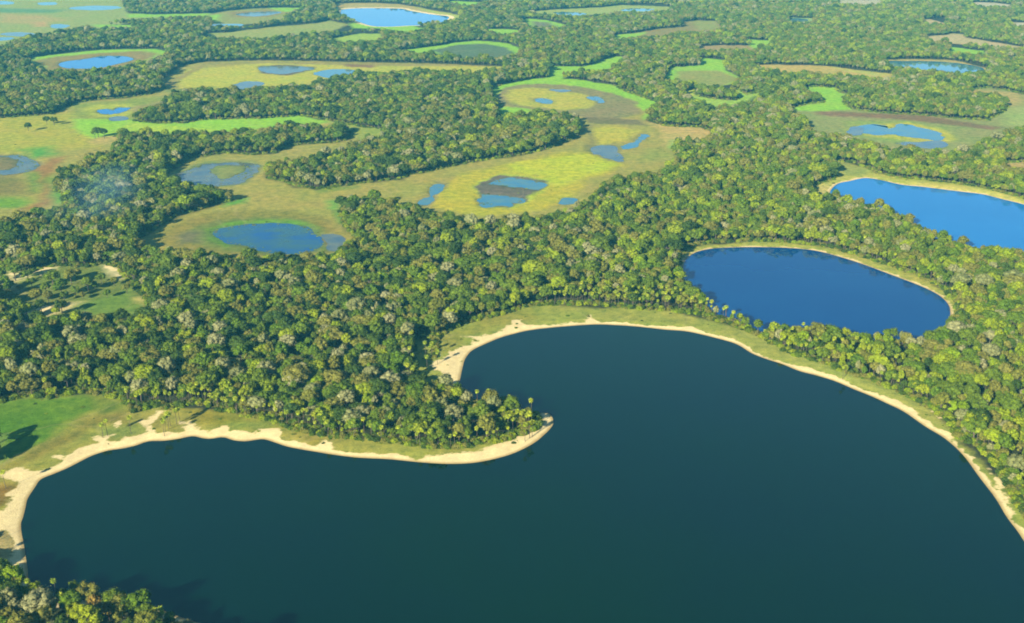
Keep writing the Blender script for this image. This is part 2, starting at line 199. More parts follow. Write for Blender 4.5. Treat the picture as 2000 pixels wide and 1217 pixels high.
# land cover: (outline, colour as it looks in sun, softness in metres)
YEL=(206,196,70); LIME=(165,212,58); OLV=(168,166,84); BRN=(168,146,84); TAN=(200,174,104); GRN=(98,148,38); DOLV=(136,138,62); SAND=(246,228,165); GREY=(140,134,104); MUD=(124,112,104)
COVER = [
 ([(-160,-14),(300,-14),(420,35),(200,60),(0,100),(-160,120)], (172,178,96), 8), ([(0,28),(80,30),(130,40),(60,48),(0,44)], TAN, 20), ([(60,45),(90,44),(95,52),(65,53)], (214,170,110), 8), ([(180,49),(260,49),(258,54),(190,54)], LIME, 5),
 ([(250,28),(410,27),(405,33),(250,35)], LIME, 6),([(-160,12),(140,20),(100,26),(-160,24)],(120,160,110),20),
 ([(400,30),(440,22),(500,17),(610,17),(570,25),(560,38),(500,47),(416,52)], OLV, 5), ([(400,32),(430,28),(425,45),(402,40)], LIME, 8), ([(440,24),(520,20),(560,26),(530,34),(460,34)], BRN, 10), ([(520,16),(610,16),(560,24)], LIME, 5),
 ([(400,66),(500,57),(620,46),(640,40),(680,48),(640,64),(500,78),(400,75)], (176,176,90), 5), ([(680,44),(770,43),(830,56),(800,64),(740,56),(690,56)], LIME, 6), ([(640,78),(700,66),(750,67),(750,80),(660,86)], (178,200,72), 4),
 ([(42,120),(90,109),(200,98),(300,96),(330,102),(290,120),(200,140),(100,140)], LIME, 3), ([(60,120),(110,112),(200,104),(280,100),(310,106),(280,120),(200,142),(90,138)], BRN, 8),
 ([(750,102),(860,88),(930,79),(1000,86),(1022,100),(1000,112),(850,106)], LIME, 3), ([(840,99),(900,88),(950,86),(990,93),(1004,104),(980,116),(880,114)], (110,128,96), 5),
 ([(1018,36),(1080,41),(1112,50),(1070,58),(1030,52)], LIME, 4), ([(1040,42),(1070,44),(1090,52),(1040,54)], GREY, 8), ([(930,57),(1016,58),(1010,68),(930,66)], LIME, 3),
 ([(1030,22),(1200,10),(1320,14),(1300,26),(1050,32)], (180,186,96), 5), ([(876,2),(956,6),(900,12)], LIME, 3), ([(650,6),(780,7),(905,32),(860,48),(700,48),(655,25)], TAN, 4), ([(800,12),(905,32),(890,40),(860,30)], (196,200,90), 4),
 ([(1200,68),(1330,40),(1420,45),(1400,64),(1200,78)], BRN, 5), ([(1350,40),(1400,41),(1405,56),(1360,60)], OLV, 8), ([(1200,68),(1260,64),(1240,76),(1200,78)], LIME, 6),
 ([(1360,88),(1480,88),(1480,100),(1360,100)], (186,156,104), 3), ([(1440,76),(1510,78),(1500,90),(1470,96)], LIME, 4), ([(1290,162),(1312,130),(1364,114),(1425,118),(1455,160),(1400,170)], LIME, 3), ([(1320,140),(1400,138),(1450,158),(1400,170),(1320,158)], OLV, 5),
 ([(1330,180),(1360,170),(1490,180),(1450,206),(1370,210)], (176,204,76), 4), ([(1334,182),(1354,174),(1356,188),(1342,190)], YEL, 4),
 ([(1540,165),(2200,165),(2200,300),(1540,300)], (164,164,96), 10), ([(1530,215),(1600,200),(1570,170),(1635,170),(1665,214),(1600,219)], LIME, 4), ([(1600,218),(1800,226),(1960,250),(1940,256),(1780,236),(1600,226)], (150,118,84), 5),
 ([(1640,236),(1760,238),(1850,250),(1880,275),(1780,285),(1660,268)], (158,172,86), 8), ([(1670,246),(1770,240),(1850,256),(1870,272),(1840,282),(1700,268)], YEL, 5), ([(1890,174),(2000,184),(2000,205),(1960,215)], TAN, 8), ([(1960,210),(2200,214),(2200,260),(1960,245)], (176,184,104), 8),
 ([(1466,128),(1600,128),(1750,148),(1744,156),(1500,140)], (216,182,100), 3), ([(1600,128),(1750,148),(1700,150)], (206,196,96), 6), ([(1715,117),(1860,116),(1935,138),(1900,146),(1740,130)], TAN, 3), ([(1800,34),(2010,90),(2000,100),(1800,80)], (214,186,138), 3), ([(1850,92),(1930,100),(1930,108),(1850,103)], LIME, 3),
 ([(1630,0),(1730,0),(1720,12),(1630,10)], (214,196,168), 3), ([(1890,0),(2050,10),(2040,54),(1960,52)], (214,196,168), 3), ([(1950,316),(2080,314),(2080,342),(1960,332)], TAN, 4), ([(1536,34),(1595,36),(1590,46),(1540,46)], (170,190,110), 3),
 # the wide plain
 (PLAIN, (182,168,82), 4),
 ([(-160,235),(110,224),(300,190),(330,215),(260,240),(200,285),(60,300),(-160,300)], (192,182,66), 12), ([(140,205),(330,188),(300,216),(262,238),(140,250)], (160,166,72), 8), ([(160,214),(190,206),(250,204),(270,214),(240,228),(180,230)], (196,196,70), 6), ([(255,210),(330,196),(300,218),(262,230)], (176,160,96), 6),
 ([(134,232),(262,236),(400,234),(590,226),(660,240),(600,246),(520,252),(400,262),(260,264),(180,272),(150,255)], LIME, 5), ([(210,262),(260,240),(330,246),(420,256),(300,262)], (190,212,60), 6),
 ([(640,236),(760,250),(760,268),(700,275),(660,250)], (170,176,76), 5), ([(50,292),(100,288),(115,302),(70,310)], (106,172,64), 10), ([(60,336),(85,332),(110,350),(100,372),(66,378),(60,360)], (120,160,50), 10), ([(-40,390),(30,386),(66,392),(50,408),(-40,410)], (130,170,50), 8), ([(104,376),(130,380),(120,402),(98,400)], (120,172,60), 6),
 ([(60,334),(100,314),(132,306),(112,330),(96,350),(95,380),(102,398),(60,414),(40,410),(86,395),(82,350),(76,338)], (176,132,70), 5), ([(180,272),(240,262),(235,284),(180,282)], (206,178,104), 6), ([(-160,342),(20,344),(50,352),(60,380),(-160,392)], (150,138,70), 10),
 ([(345,150),(365,136),(520,124),(700,130),(990,130),(980,142),(700,150),(560,172),(440,180),(350,172)], YEL, 6), ([(345,150),(400,122),(700,122),(980,130),(700,128),(520,124),(400,128),(350,160),(330,172),(325,160)], (178,158,86), 3), ([(320,176),(420,170),(400,184),(340,186)], (140,148,76), 6),
 ([(506,129),(560,127),(614,131),(608,138),(560,148),(512,144)], (120,104,96), 3), ([(668,126),(730,128),(728,133),(670,131)], (156,120,80), 3),
 ([(940,160),(1078,128),(1230,108),(1290,205),(1262,236),(1240,200),(1100,165),(975,185),(956,225)], LIME, 3), ([(966,190),(985,172),(1020,166),(1070,164),(1140,171),(1200,184),(1240,200),(1247,222),(1200,236),(1130,228),(1060,217),(1000,211),(972,202)], (160,146,96), 3),
 ([(985,187),(1000,176),(1040,171),(1100,177),(1150,187),(1168,200),(1150,213),(1100,216),(1040,210),(1000,203)], (204,192,74), 4), ([(956,212),(990,209),(1040,216),(1010,230),(960,226)], LIME, 3), ([(1140,228),(1260,236),(1270,246),(1150,242)], (140,126,84), 4),
 ([(1138,262),(1160,250),(1200,246),(1245,258),(1232,272),(1190,284),(1150,282)], (208,192,70), 5), ([(1270,240),(1400,252),(1390,275),(1310,296),(1290,262)], (214,182,108), 7), ([(1260,290),(1320,290),(1310,316),(1260,318)], (168,168,80), 8), ([(1310,275),(1350,278),(1335,300),(1306,290)], (140,190,80), 4),
 ([(838,402),(850,380),(868,360),(900,342),(960,328),(1040,312),(1100,298),(1160,300),(1205,314),(1222,326),(1190,338),(1150,350),(1130,372),(1108,396),(1050,412),(950,424),(880,414)], (202,188,56), 4), ([(1000,318),(1160,300),(1215,322),(1150,346),(1080,372),(1074,345),(1000,338)], (206,206,50), 5),
 ([(918,364),(940,352),(984,341),(1022,342),(1076,350),(1072,364),(1054,382),(1032,398),(1000,406),(968,409),(940,405),(934,392),(928,376)], (190,200,60), 3), ([(922,364),(956,350),(984,344),(1020,345),(1070,352),(1066,362),(1052,376),(1030,392),(1000,402),(970,406),(944,402),(938,390),(932,376)], MUD, 1.5),
 ([(820,402),(836,378),(850,356),(868,358),(848,384),(832,404)], GREY, 4), ([(1155,288),(1200,282),(1216,310),(1190,316)], GREY, 5), ([(1140,255),(1155,245),(1165,300),(1150,296)], (150,140,86), 6),
 ([(335,345),(365,328),(400,316),(460,312),(500,314),(512,326),(500,342),(470,362),(400,368)], (150,156,86), 3), ([(300,470),(330,440),(400,418),(470,412),(560,412),(640,425),(680,460),(676,492),(560,505),(330,490)], (160,146,66), 6),
 ([(350,470),(370,448),(420,432),(500,426),(580,428),(640,445),(664,474),(640,494),(520,500),(420,490)], (130,140,64), 4), ([(398,470),(404,450),(440,438),(500,432),(580,432),(622,446),(620,460),(520,455),(470,470),(440,482)], (114,168,36), 5),
 ([(345,466),(365,452),(392,456),(385,476),(355,480)], (132,124,88), 5), ([(640,458),(665,466),(660,486),(636,480)], (150,120,86), 3), ([(440,396),(480,388),(470,398),(430,404)], (110,170,60), 4), ([(640,395),(670,392),(672,440),(655,410)], (128,176,70), 5), ([(620,372),(700,362),(700,368),(630,378)], (150,160,70), 4),
 ([(-160,300),(10,303),(50,306),(78,320),(76,330),(40,342),(-160,352)], (150,132,88), 3),
 # clearing at the left
 ([(-60,500),(240,515),(300,600),(200,630),(60,620),(-60,570)], (132,140,62), 5), ([(12,524),(50,536),(60,545),(20,552)], SAND, 3), ([(76,530),(110,520),(112,528),(90,540)], SAND, 3), ([(196,522),(236,526),(244,545),(225,548),(210,535)], (226,208,160), 3), ([(60,614),(100,600),(140,590),(170,590),(140,602),(100,622)], (222,200,140), 3),
 ([(140,602),(180,588),(250,566),(298,600),(260,620),(170,616)], (130,150,58), 5), ([(255,580),(280,580),(290,600),(262,592)], (196,180,104), 4), ([(-30,535),(30,545),(50,575),(-30,570)], (200,180,130), 4),
 # left green meadow and the lake's rim
 ([(-160,785),(236,772),(300,790),(600,830),(900,870),(1085,800),(1090,850),(900,930),(400,900),(120,980),(70,1140),(-160,1145)], (176,166,76), 3), ([(-160,792),(60,778),(180,776),(220,790),(160,812),(115,840),(100,865),(60,890),(20,905),(-160,920)], (112,146,34), 6), ([(180,776),(245,784),(250,808),(200,815)], (130,140,52), 6), ([(-160,820),(60,800),(110,810),(90,835),(40,860),(-160,880)], (96,138,26), 10), ([(10,905),(60,880),(100,862),(140,846),(142,849),(100,867),(62,884),(12,910)], (206,180,110), 1),
 ([(170,815),(240,806),(255,826),(190,832),(150,860),(60,905),(10,920),(60,880),(120,850)], (156,140,64), 5), ([(200,836),(290,830),(290,850),(230,862),(210,850)], (150,156,74), 4), ([(-20,950),(30,950),(14,985),(-20,1000)], (150,120,50), 4), ([(360,800),(440,808),(620,852),(620,866),(500,836),(380,826)], (160,146,50), 5), ([(440,826),(520,826),(600,856),(500,842),(450,840)], (158,160,70), 4),
 ([(-60,1042),(30,1040),(60,1080),(60,1140),(-60,1140)], (206,172,120), 2),
 ([(800,640),(912,628),(1035,596),(1300,606),(1440,640),(1600,706),(1760,766),(1870,850),(1990,985),(2140,1200),(1900,1000),(1600,770),(1300,670),(1000,660),(880,770),(800,760)], (170,170,78), 3),
 ([(855,664),(940,625),(1035,602),(1050,622),(960,640),(900,668),(862,690)], (164,158,68), 4), ([(1440,642),(1600,708),(1810,795),(1880,860),(1860,850),(1760,790),(1600,725),(1440,655)], (178,176,86), 3),
 ([(1570,395),(1590,362),(1630,350),(1636,314),(1715,338),(1900,362),(2200,440),(2200,490),(1900,400),(1640,395)], (196,190,84), 3), ([(1580,392),(1600,362),(1630,360),(1622,392)], (222,202,116), 5), ([(1640,316),(1700,334),(1680,345),(1640,342)], (168,172,86), 4), ([(1780,356),(1900,368),(2000,394),(2100,430),(1900,384),(1760,362)], (222,206,104), 2),
 ([(1320,500),(1340,486),(1480,470),(1640,486),(1800,542),(1875,590),(1865,640),(1700,560),(1450,500),(1340,540)], (180,174,78), 2)]
SANDS = [
 [(4,936),(4,930),(40,919),(80,927),(110,905),(140,886),(165,871),(192,868),(196,882),(150,908),(100,930),(68,954),(54,990),(42,1024),(0,1040),(-60,1050),(-60,1010),(0,1000),(12,983),(26,960),(36,946)],
 [(184,844),(200,853),(224,851),(216,862),(224,874),(200,882),(190,866)], [(102,893),(118,887),(132,890),(134,902),(118,898),(104,896)], [(250,855),(262,860),(282,866),(250,876),(246,868)],
 [(276,827),(296,818),(306,806),(322,812),(303,832),(303,848),(316,860),(288,864),(292,835)], [(360,826),(368,825),(382,835),(404,848),(402,860),(352,856),(360,842)], [(418,837),(444,836),(440,845),(436,858),(418,858)],
 [(498,841),(510,839),(537,841),(542,855),(560,872),(500,862),(474,860),(492,850)], [(628,866),(640,862),(652,868),(650,880),(630,880)], [(222,827),(240,825),(238,833),(226,834)],
 [(940,883),(948,873),(980,865),(1020,851),(1042,843),(1078,822),(1084,828),(1066,852),(1045,868),(1020,882),(990,894),(950,904),(900,909),(850,906),(820,896),(870,888),(910,886)],
 [(836,716),(856,702),(866,700),(880,683),(908,677),(932,668),(930,662),(906,658),(944,656),(980,646),(990,638),(1004,627),(1018,625),(1022,636),(1060,636),(1120,631),(1140,631),(1146,621),(1157,615),(1162,625),(1180,634),(1100,646),(1040,650),(976,664),(930,684),(908,706),(904,720),(898,745),(882,752),(870,748),(876,735),(850,724)],
 [(-20,503),(8,509),(8,515),(-20,512)], [(14,529),(20,528),(28,538),(22,541)], [(42,538),(56,533),(60,536),(46,541)], [(60,533),(84,524),(104,519),(106,523),(86,530),(64,536)], [(18,562),(22,551),(29,552),(24,564)], [(78,534),(96,539),(94,543),(82,540)], [(80,556),(100,560),(98,565),(82,562)], [(196,524),(210,518),(236,528),(240,536),(226,533),(208,528)], [(50,614),(90,600),(98,598),(100,604),(66,620)],
 [(1436,616),(1446,620),(1450,630),(1430,630)], [(1820,800),(1850,812),(1856,822),(1836,818)], [(1930,920),(1950,935),(1975,985),(1960,980)], [(1060,800),(1078,815),(1080,828),(1066,830),(1054,815)]]

# ------------------------------------------------------------------ ground
S_BIG = smooth(poly(BIG), 5)
W_POLYS = [("lake", S_BIG, "deep dark green lake with a pale sandy shore, the largest water in view", "deep", None, 0.0),
 ("lake", smooth(poly(LAKE2), 5), "oval blue lake behind the big lake's right shore, trees mirrored along its far edge", "blue", None, 0.0),
 ("lake", smooth(poly(LAKE3), 5), "bright blue lake cut by the right edge of the picture", "sky", None, 0.0),
 ("pond", smooth(poly(POND_A)), "pale blue oval pond inside a grassy ring in the far left wood", "sky", None, 0.0),
 ("pond", smooth(poly(POND_T)), "large pale cyan pond with sandy rim at the top of the picture", "sky", None, 0.0),
 ("pond", smooth(poly(POND_B)), "tiny blue pond on the yellow plain at far left", "sky", None, 0.2),
 ("pond", smooth(poly(POND_C)), "crescent pond around a grassy islet at the left edge", "marsh", smooth(poly(ISL_C)), 0.15),
 ("pond", smooth(poly(POND_D)), "dull grey blue pond around an olive islet between the two woods", "marsh", smooth(poly(ISL_D)), 0.2),
 ("pond", smooth(poly(POND_E)), "deep blue pond with weedy green left side in the ringed meadow", "pond", None, 0.14),
 ("pond", smooth(poly(WF1)), "upper blue pool on the dark mud patch in the yellow meadow", "shallow", None, 0.3),
 ("pond", smooth(poly(WF2)), "lower greenish pool on the dark mud patch in the yellow meadow", "shallow", None, 0.3)]
small_lab = ["small cyan pool in the middle of the ringed yellow meadow", "cyan sliver at the right end of the ringed yellow meadow", "thin grey pool on the upper rim of the ringed meadow", "bright blue diagonal channel in the meadow right of the wooded spur",
 "shallow grey blue pool left of the bright blue diagonal channel", "narrow blue channel at the left edge of the yellow meadow", "tiny blue pool beside the wood below the yellow meadow", "dark grey pool near the top of the long yellow meadow",
 "light blue pool right of the dark grey pool in the long meadow", "grey pool at the lower edge of the long yellow meadow", "bright cyan ragged pond in the far right meadow", "grey strip of water just below the ragged cyan pond",
 "small pale pool on the far top left flats", "long pale green pool on the far top left flats", "small square pale pool on the flats left of the far wood", "grey pool on the flats above the far left wood",
 "thin strip of water at the left edge of the flats", "pale pool in the top left corner", "grey pool in the far oval meadow above the woods", "tiny pale pool left of a slightly longer one below the far oval meadow",
 "tiny long pale pool right of a shorter one below the far oval meadow", "pale pool at the left of the far top meadow strip", "pale pool at the right of the far top meadow strip",
 "pale arc shaped pond in the far right wood", "tiny pale pool in the far top right wood", "small crescent of water right of the deep blue pond", "tiny grey pool left of the ragged cyan pond", "tiny grey pool just below the tiny blue pond"]
for i, s in enumerate(SMALL):
    W_POLYS.append(("pool", smooth(poly(s)), small_lab[i], "marsh" if i in (2,4,7,9,11,15,18,25,26,27) else "shallow", None, 0.0 if i == 23 else .25))

def axis(dfun, a, b):
    v = [a]
    while v[-1] < b: v.append(v[-1]+dfun(v[-1]))
    return v
ys = axis(lambda y: min(8, max(1.7, y/340)), 330, 3450)
ys = [-60000,-20000,-5000,-1000,0,150,220,270,300] + ys + [3600,3900,4500,6000,9000,15000,30000,70000]
xr = axis(lambda x: 2.1 if x < 400 else min(5, 2.1+(x-400)/400), 0, 1800)
xr = xr + [1900,2100,2600,3600,6000,12000,30000,60000]
xs = np.array([-v for v in xr[:0:-1]] + xr); ys = np.array(ys, float)
GX, GY = np.meshgrid(xs, ys)
gx = GX.ravel(); gy = GY.ravel()
wx = gx + (fnoise(gx, gy, 14, 5)-.5)*7 + (fnoise(gx, gy, 60, 15)-.5)*14*np.clip((gy-700)/300, 0, 1); wy = gy + (fnoise(gx, gy, 14, 9)-.5)*6*(1+gy.clip(0, 3000)/1500)
def water_sd(x, y, rough=True):
    best = np.full(x.shape, -60.0); bigd = None
    for k, (nm, P, lab, ty, isl, patch) in enumerate(W_POLYS):
        d = sdist(x, y, P)
        if isl is not None: d = np.minimum(d, -sdist(x, y, isl, 30))
        if patch > 0 and rough:
            m = d > -20
            amp = patch*75
            nn = np.zeros(x.shape); nn[m] = (.6*fnoise(x[m], y[m], 11, 30+k)+.4*fnoise(x[m], y[m], 34, 34+k)-.5)*amp
            d = d+nn*np.clip((d+12)/6, 0, 1)
        if k < 3: bigd = d if bigd is None else np.maximum(bigd, d)
        best = np.maximum(best, d)
    return best, bigd
wsd, bsd = water_sd(gx, gy)
z = np.clip(-wsd*0.07, -1.6, 0.7) + np.where(wsd < -3, (fnoise(gx, gy, 25, 60)-.5)*0.3*np.clip(-wsd/10, 0, 1), 0)
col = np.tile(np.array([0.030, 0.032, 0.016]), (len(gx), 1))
ALB = 0.60
gn = fnoise(gx, gy, 6, 16)
for P, c, soft in COVER:
    PP = poly([p for p in P]) 
    d = sdist(wx, wy, PP, 40)
    soft = soft*(1.9 if PP[:, 1].mean() > 800 else 1.15)
    a = np.clip(d/soft+.5+.6*(gn-.5)*(c != OLV), 0, 1)[:, None]
    if a.max() > 0: col = col*(1-a)+lin(c)*ALB*a
# damp margins round the marsh ponds
dmp = np.clip(1+(wsd+1)/7, 0, 1)*(bsd < -30)*(.35+.65*fnoise(gx, gy, 9, 19)); dmp = dmp[:, None]*.95
col = col*(1-dmp)+lin((116, 130, 104))*ALB*.8*dmp
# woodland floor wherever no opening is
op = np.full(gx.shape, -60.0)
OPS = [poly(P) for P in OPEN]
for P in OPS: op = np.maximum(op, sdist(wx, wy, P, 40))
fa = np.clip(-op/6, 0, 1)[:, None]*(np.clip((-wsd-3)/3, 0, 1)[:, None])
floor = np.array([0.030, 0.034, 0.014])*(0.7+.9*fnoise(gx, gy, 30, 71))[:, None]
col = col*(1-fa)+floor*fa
far = (gy > 3350)|(np.abs(gx) > 1850); col[far] = (0.05, 0.065, 0.03)
# sand mask as a signed distance: shore strip + traced patches
bd = sdist(wx, wy, S_BIG, 40)
jit = (fnoise(gx, gy, 9, 80)-.5)
leftish = np.clip((1000-gx*0-1000+(-gx))/200, 0, 1)
width = .4+8.0*fnoise(gx, gy, 26, 82)+1.5*leftish+3*(fnoise(gx, gy, 7, 84)-.5)
sm = np.minimum(bd+width, 6)+jit*4
nosand = (gx > -160) & (gx < 30) & (gy > 585) & (gy < 690) & (bd < 2) & (sdist(gx, gy, poly([(880,752),(1082,800),(1090,770),(1060,740),(900,745)]), 5) > -5)
sm[nosand] = -5
for s in SANDS:
    sm = np.maximum(sm, sdist(wx, wy, smooth(poly(s), 3), 20)+jit*3)
l2 = sdist(gx, gy, W_POLYS[1][1], 40); sm = np.maximum(sm, np.minimum(l2+2.4, 2)+jit*4-.4)
l3 = sdist(gx, gy, W_POLYS[2][1], 40); sm = np.maximum(sm, np.minimum(l3+2.5, 2)+jit*4)
lt = sdist(gx, gy, W_POLYS[4][1], 40); sm = np.maximum(sm, np.minimum(lt+12, 2)+jit*6)
me = bpy.data.meshes.new("ground")
nx, ny = len(xs), len(ys)
me.vertices.add(nx*ny); me.vertices.foreach_set("co", np.stack([gx, gy, z], 1).astype(np.float32).ravel())
I = (np.arange(ny-1)[:, None]*nx+np.arange(nx-1)[None]).ravel()
quads = np.stack([I, I+1, I+nx+1, I+nx], 1).astype(np.int32)
me.loops.add(quads.size); me.loops.foreach_set("vertex_index", quads.ravel())
me.polygons.add(len(quads)); me.polygons.foreach_set("loop_start", np.arange(0, quads.size, 4, dtype=np.int32))
me.update(calc_edges=True); me.shade_smooth()
ca = me.color_attributes.new("cover", 'FLOAT_COLOR', 'POINT')
ca.data.foreach_set("color", np.concatenate([col, np.ones((len(gx), 1))], 1).astype(np.float32).ravel())
sa = me.attributes.new("sand", 'FLOAT', 'POINT'); sa.data.foreach_set("value", sm.astype(np.float32))
wa = me.attributes.new("wet", 'FLOAT', 'POINT'); wa.data.foreach_set("value", wsd.astype(np.float32))

def mat(name):
    m = bpy.data.materials.new(name); m.use_nodes = True; t = m.node_tree; t.nodes.clear()
    o = t.nodes.new("ShaderNodeOutputMaterial"); return m, t, o
def N(t, ty, **kw):
    n = t.nodes.new(ty)
    for k, v in kw.items():
        if k[0] == '_': setattr(n, k[1:], v)
        else: n.inputs[int(k[1:])].default_value = v
    return n
def noise(t, vec, scale, detail=3, rough=.55):
    n = t.nodes.new("ShaderNodeTexNoise"); n.inputs['Scale'].default_value = scale; n.inputs['Detail'].default_value = detail; n.inputs['Roughness'].default_value = rough
    t.links.new(vec, n.inputs['Vector']); return n.outputs['Fac']
def rmap(t, v, a, b, c, d):
    n = t.nodes.new("ShaderNodeMapRange"); n.inputs[1].default_value = a; n.inputs[2].default_value = b; n.inputs[3].default_value = c; n.inputs[4].default_value = d
    t.links.new(v, n.inputs[0]); return n.outputs[0]
def mixc(t, f, a, b, mode='MIX'):
    n = t.nodes.new("ShaderNodeMix"); n.data_type = 'RGBA'; n.blend_type = mode
    for s, v in ((n.inputs['Factor'], f), (n.inputs['A'], a), (n.inputs['B'], b)):
        if hasattr(v, 'default_value') or hasattr(v, 'is_output'): t.links.new(v, s)
        elif isinstance(v, (int, float)): s.default_value = v
        else: s.default_value = (*v, 1)
    return [o for o in n.outputs if o.type == 'RGBA'][0]
m, t, o = mat("ground_cover")
geo = N(t, "ShaderNodeNewGeometry").outputs['Position']
cov = N(t, "ShaderNodeAttribute", _attribute_name="cover").outputs['Color']
sand = N(t, "ShaderNodeAttribute", _attribute_name="sand").outputs['Fac']
wet = N(t, "ShaderNodeAttribute", _attribute_name="wet").outputs['Fac']
n1 = noise(t, geo, 1/45, 4); n2 = noise(t, geo, 1/7, 5, .65); n3 = noise(t, geo, 1.1, 3, .7)
c = mixc(t, rmap(t, n1, .35, .65, 0, .8), cov, mixc(t, 1.0, cov, (.80, 1.02, .80), 'MULTIPLY'))
c = mixc(t, 1.0, c, mixc(t, rmap(t, n2, .3, .7, 0, 1), (.58, .66, .62), (1.30, 1.20, 1.08)), 'MULTIPLY')
c = mixc(t, 1.0, c, mixc(t, rmap(t, n3, .3, .7, 0, 1), (.70, .76, .74), (1.24, 1.2, 1.14)), 'MULTIPLY')
wv = t.nodes.new("ShaderNodeTexVoronoi"); wv.feature = 'DISTANCE_TO_EDGE'; wv.inputs['Scale'].default_value = 1/85
wp = N(t, "ShaderNodeVectorMath", _operation='MULTIPLY_ADD'); wp.inputs[1].default_value = (22, 22, 0)
nc_ = t.nodes.new("ShaderNodeTexNoise"); nc_.inputs['Scale'].default_value = 1/40; t.links.new(geo, nc_.inputs['Vector']); t.links.new(nc_.outputs['Color'], wp.inputs[0]); t.links.new(geo, wp.inputs[2]); t.links.new(wp.outputs[0], wv.inputs['Vector'])
c = mixc(t, rmap(t, wv.outputs['Distance'], .004, .012, .30, 0), c, mixc(t, .5, c, (.30, .24, .12)))
nt_ = noise(t, geo, 1/2.4, 2, .5)
c = mixc(t, rmap(t, nt_, .62, .70, 0, .55), c, mixc(t, 1.0, c, (.50, .66, .42), 'MULTIPLY'))
sc = mixc(t, rmap(t, n3, .3, .7, 0, 1), (.56, .445, .185), (.72, .59, .29))
sc = mixc(t, rmap(t, n2, .35, .7, 0, .5), sc, (.36, .26, .13))
add = N(t, "ShaderNodeMath", _operation='ADD'); t.links.new(sand, add.inputs[0]); t.links.new(rmap(t, n2, .3, .7, -1.6, 1.6), add.inputs[1])
c = mixc(t, rmap(t, add.outputs[0], -.5, .7, 0, 1), c, sc)
c = mixc(t, rmap(t, wet, -2.4, -.3, 0, .85), c, mixc(t, 1.0, c, (.42, .36, .26), 'MULTIPLY'))
b = N(t, "ShaderNodeBsdfPrincipled"); b.inputs['Roughness'].default_value = .95; b.inputs['Specular IOR Level'].default_value = .1
t.links.new(c, b.inputs['Base Color'])
bmp = N(t, "ShaderNodeBump"); bmp.inputs['Distance'].default_value = .5; bmp.inputs['Strength'].default_value = .5
t.links.new(n3, bmp.inputs['Height']); t.links.new(bmp.outputs[0], b.inputs['Normal'])
t.links.new(b.outputs[0], o.inputs[0])
me.materials.append(m)
g = bpy.data.objects.new("ground", me); C.objects.link(g)
tag(g, "flat grassy and sandy lowland between the woods and lakes", "ground", kind="structure")

# ------------------------------------------------------------------ water
def water_mat(name, c0, c1, rough, bump, sc=1/90):
    m, t, o = mat(name)
    geo = N(t, "ShaderNodeNewGeometry").outputs['Position']
    n = noise(t, geo, sc, 4)
    b = N(t, "ShaderNodeBsdfPrincipled"); b.inputs['Roughness'].default_value = rough; b.inputs['IOR'].default_value = 1.333
    t.links.new(mixc(t, rmap(t, n, .35, .65, 0, 1), c0, c1), b.inputs['Base Color'])
    if bump:
        bm_ = N(t, "ShaderNodeBump"); bm_.inputs['Distance'].default_value = bump; bm_.inputs['Strength'].default_value = 1
        t.links.new(noise(t, geo, .35, 3), bm_.inputs['Height']); t.links.new(bm_.outputs[0], b.inputs['Normal'])
    t.links.new(b.outputs[0], o.inputs[0]); return m
WM = {"deep": water_mat("deep_water", (.0004, .0085, .0075), (.0007, .0130, .0026), .05, .02, 1/260),
      "blue": water_mat("clear_water", (.0005, .036, .135), (.001, .042, .145), .015, .0),
      "sky": water_mat("bright_water", (.004, .125, .34), (.006, .14, .37), .015, .0),
      "pond": water_mat("pond_water", (.004, .060, .19), (.035, .095, .06), .05, .0, 1/30),
      "shallow": water_mat("shallow_water", (.03, .14, .22), (.07, .16, .15), .05, .0, 1/16),
      "marsh": water_mat("weedy_water", (.05, .085, .10), (.11, .13, .08), .12, .0, 1/18)}
for wi_, (nm, P, lab, ty, isl, patch) in enumerate(W_POLYS):
    n = len(P); area = .5*np.sum(P[:, 0]*np.roll(P[:, 1], -1)-np.roll(P[:, 0], -1)*P[:, 1])
    Q = P if area > 0 else P[::-1]
    e = np.roll(Q, -1, 0)-np.roll(Q, 1, 0); nrm = np.stack([e[:, 1], -e[:, 0]], 1); nrm /= np.linalg.norm(nrm, axis=1)[:, None]+1e-9
    Q = Q+nrm*(6 if patch == 0 else 7)
    cxy = Q.mean(0)
    wm = bpy.data.meshes.new(nm)
    wm.from_pydata([(p[0]-cxy[0], p[1]-cxy[1], 0) for p in Q], [], [list(range(n))]); wm.update()
    wm.materials.append(WM[ty])
    ob = bpy.data.objects.new(nm, wm); ob.location = (cxy[0], cxy[1], 0.015*wi_); C.objects.link(ob)
    tag(ob, lab, nm, kind="structure")

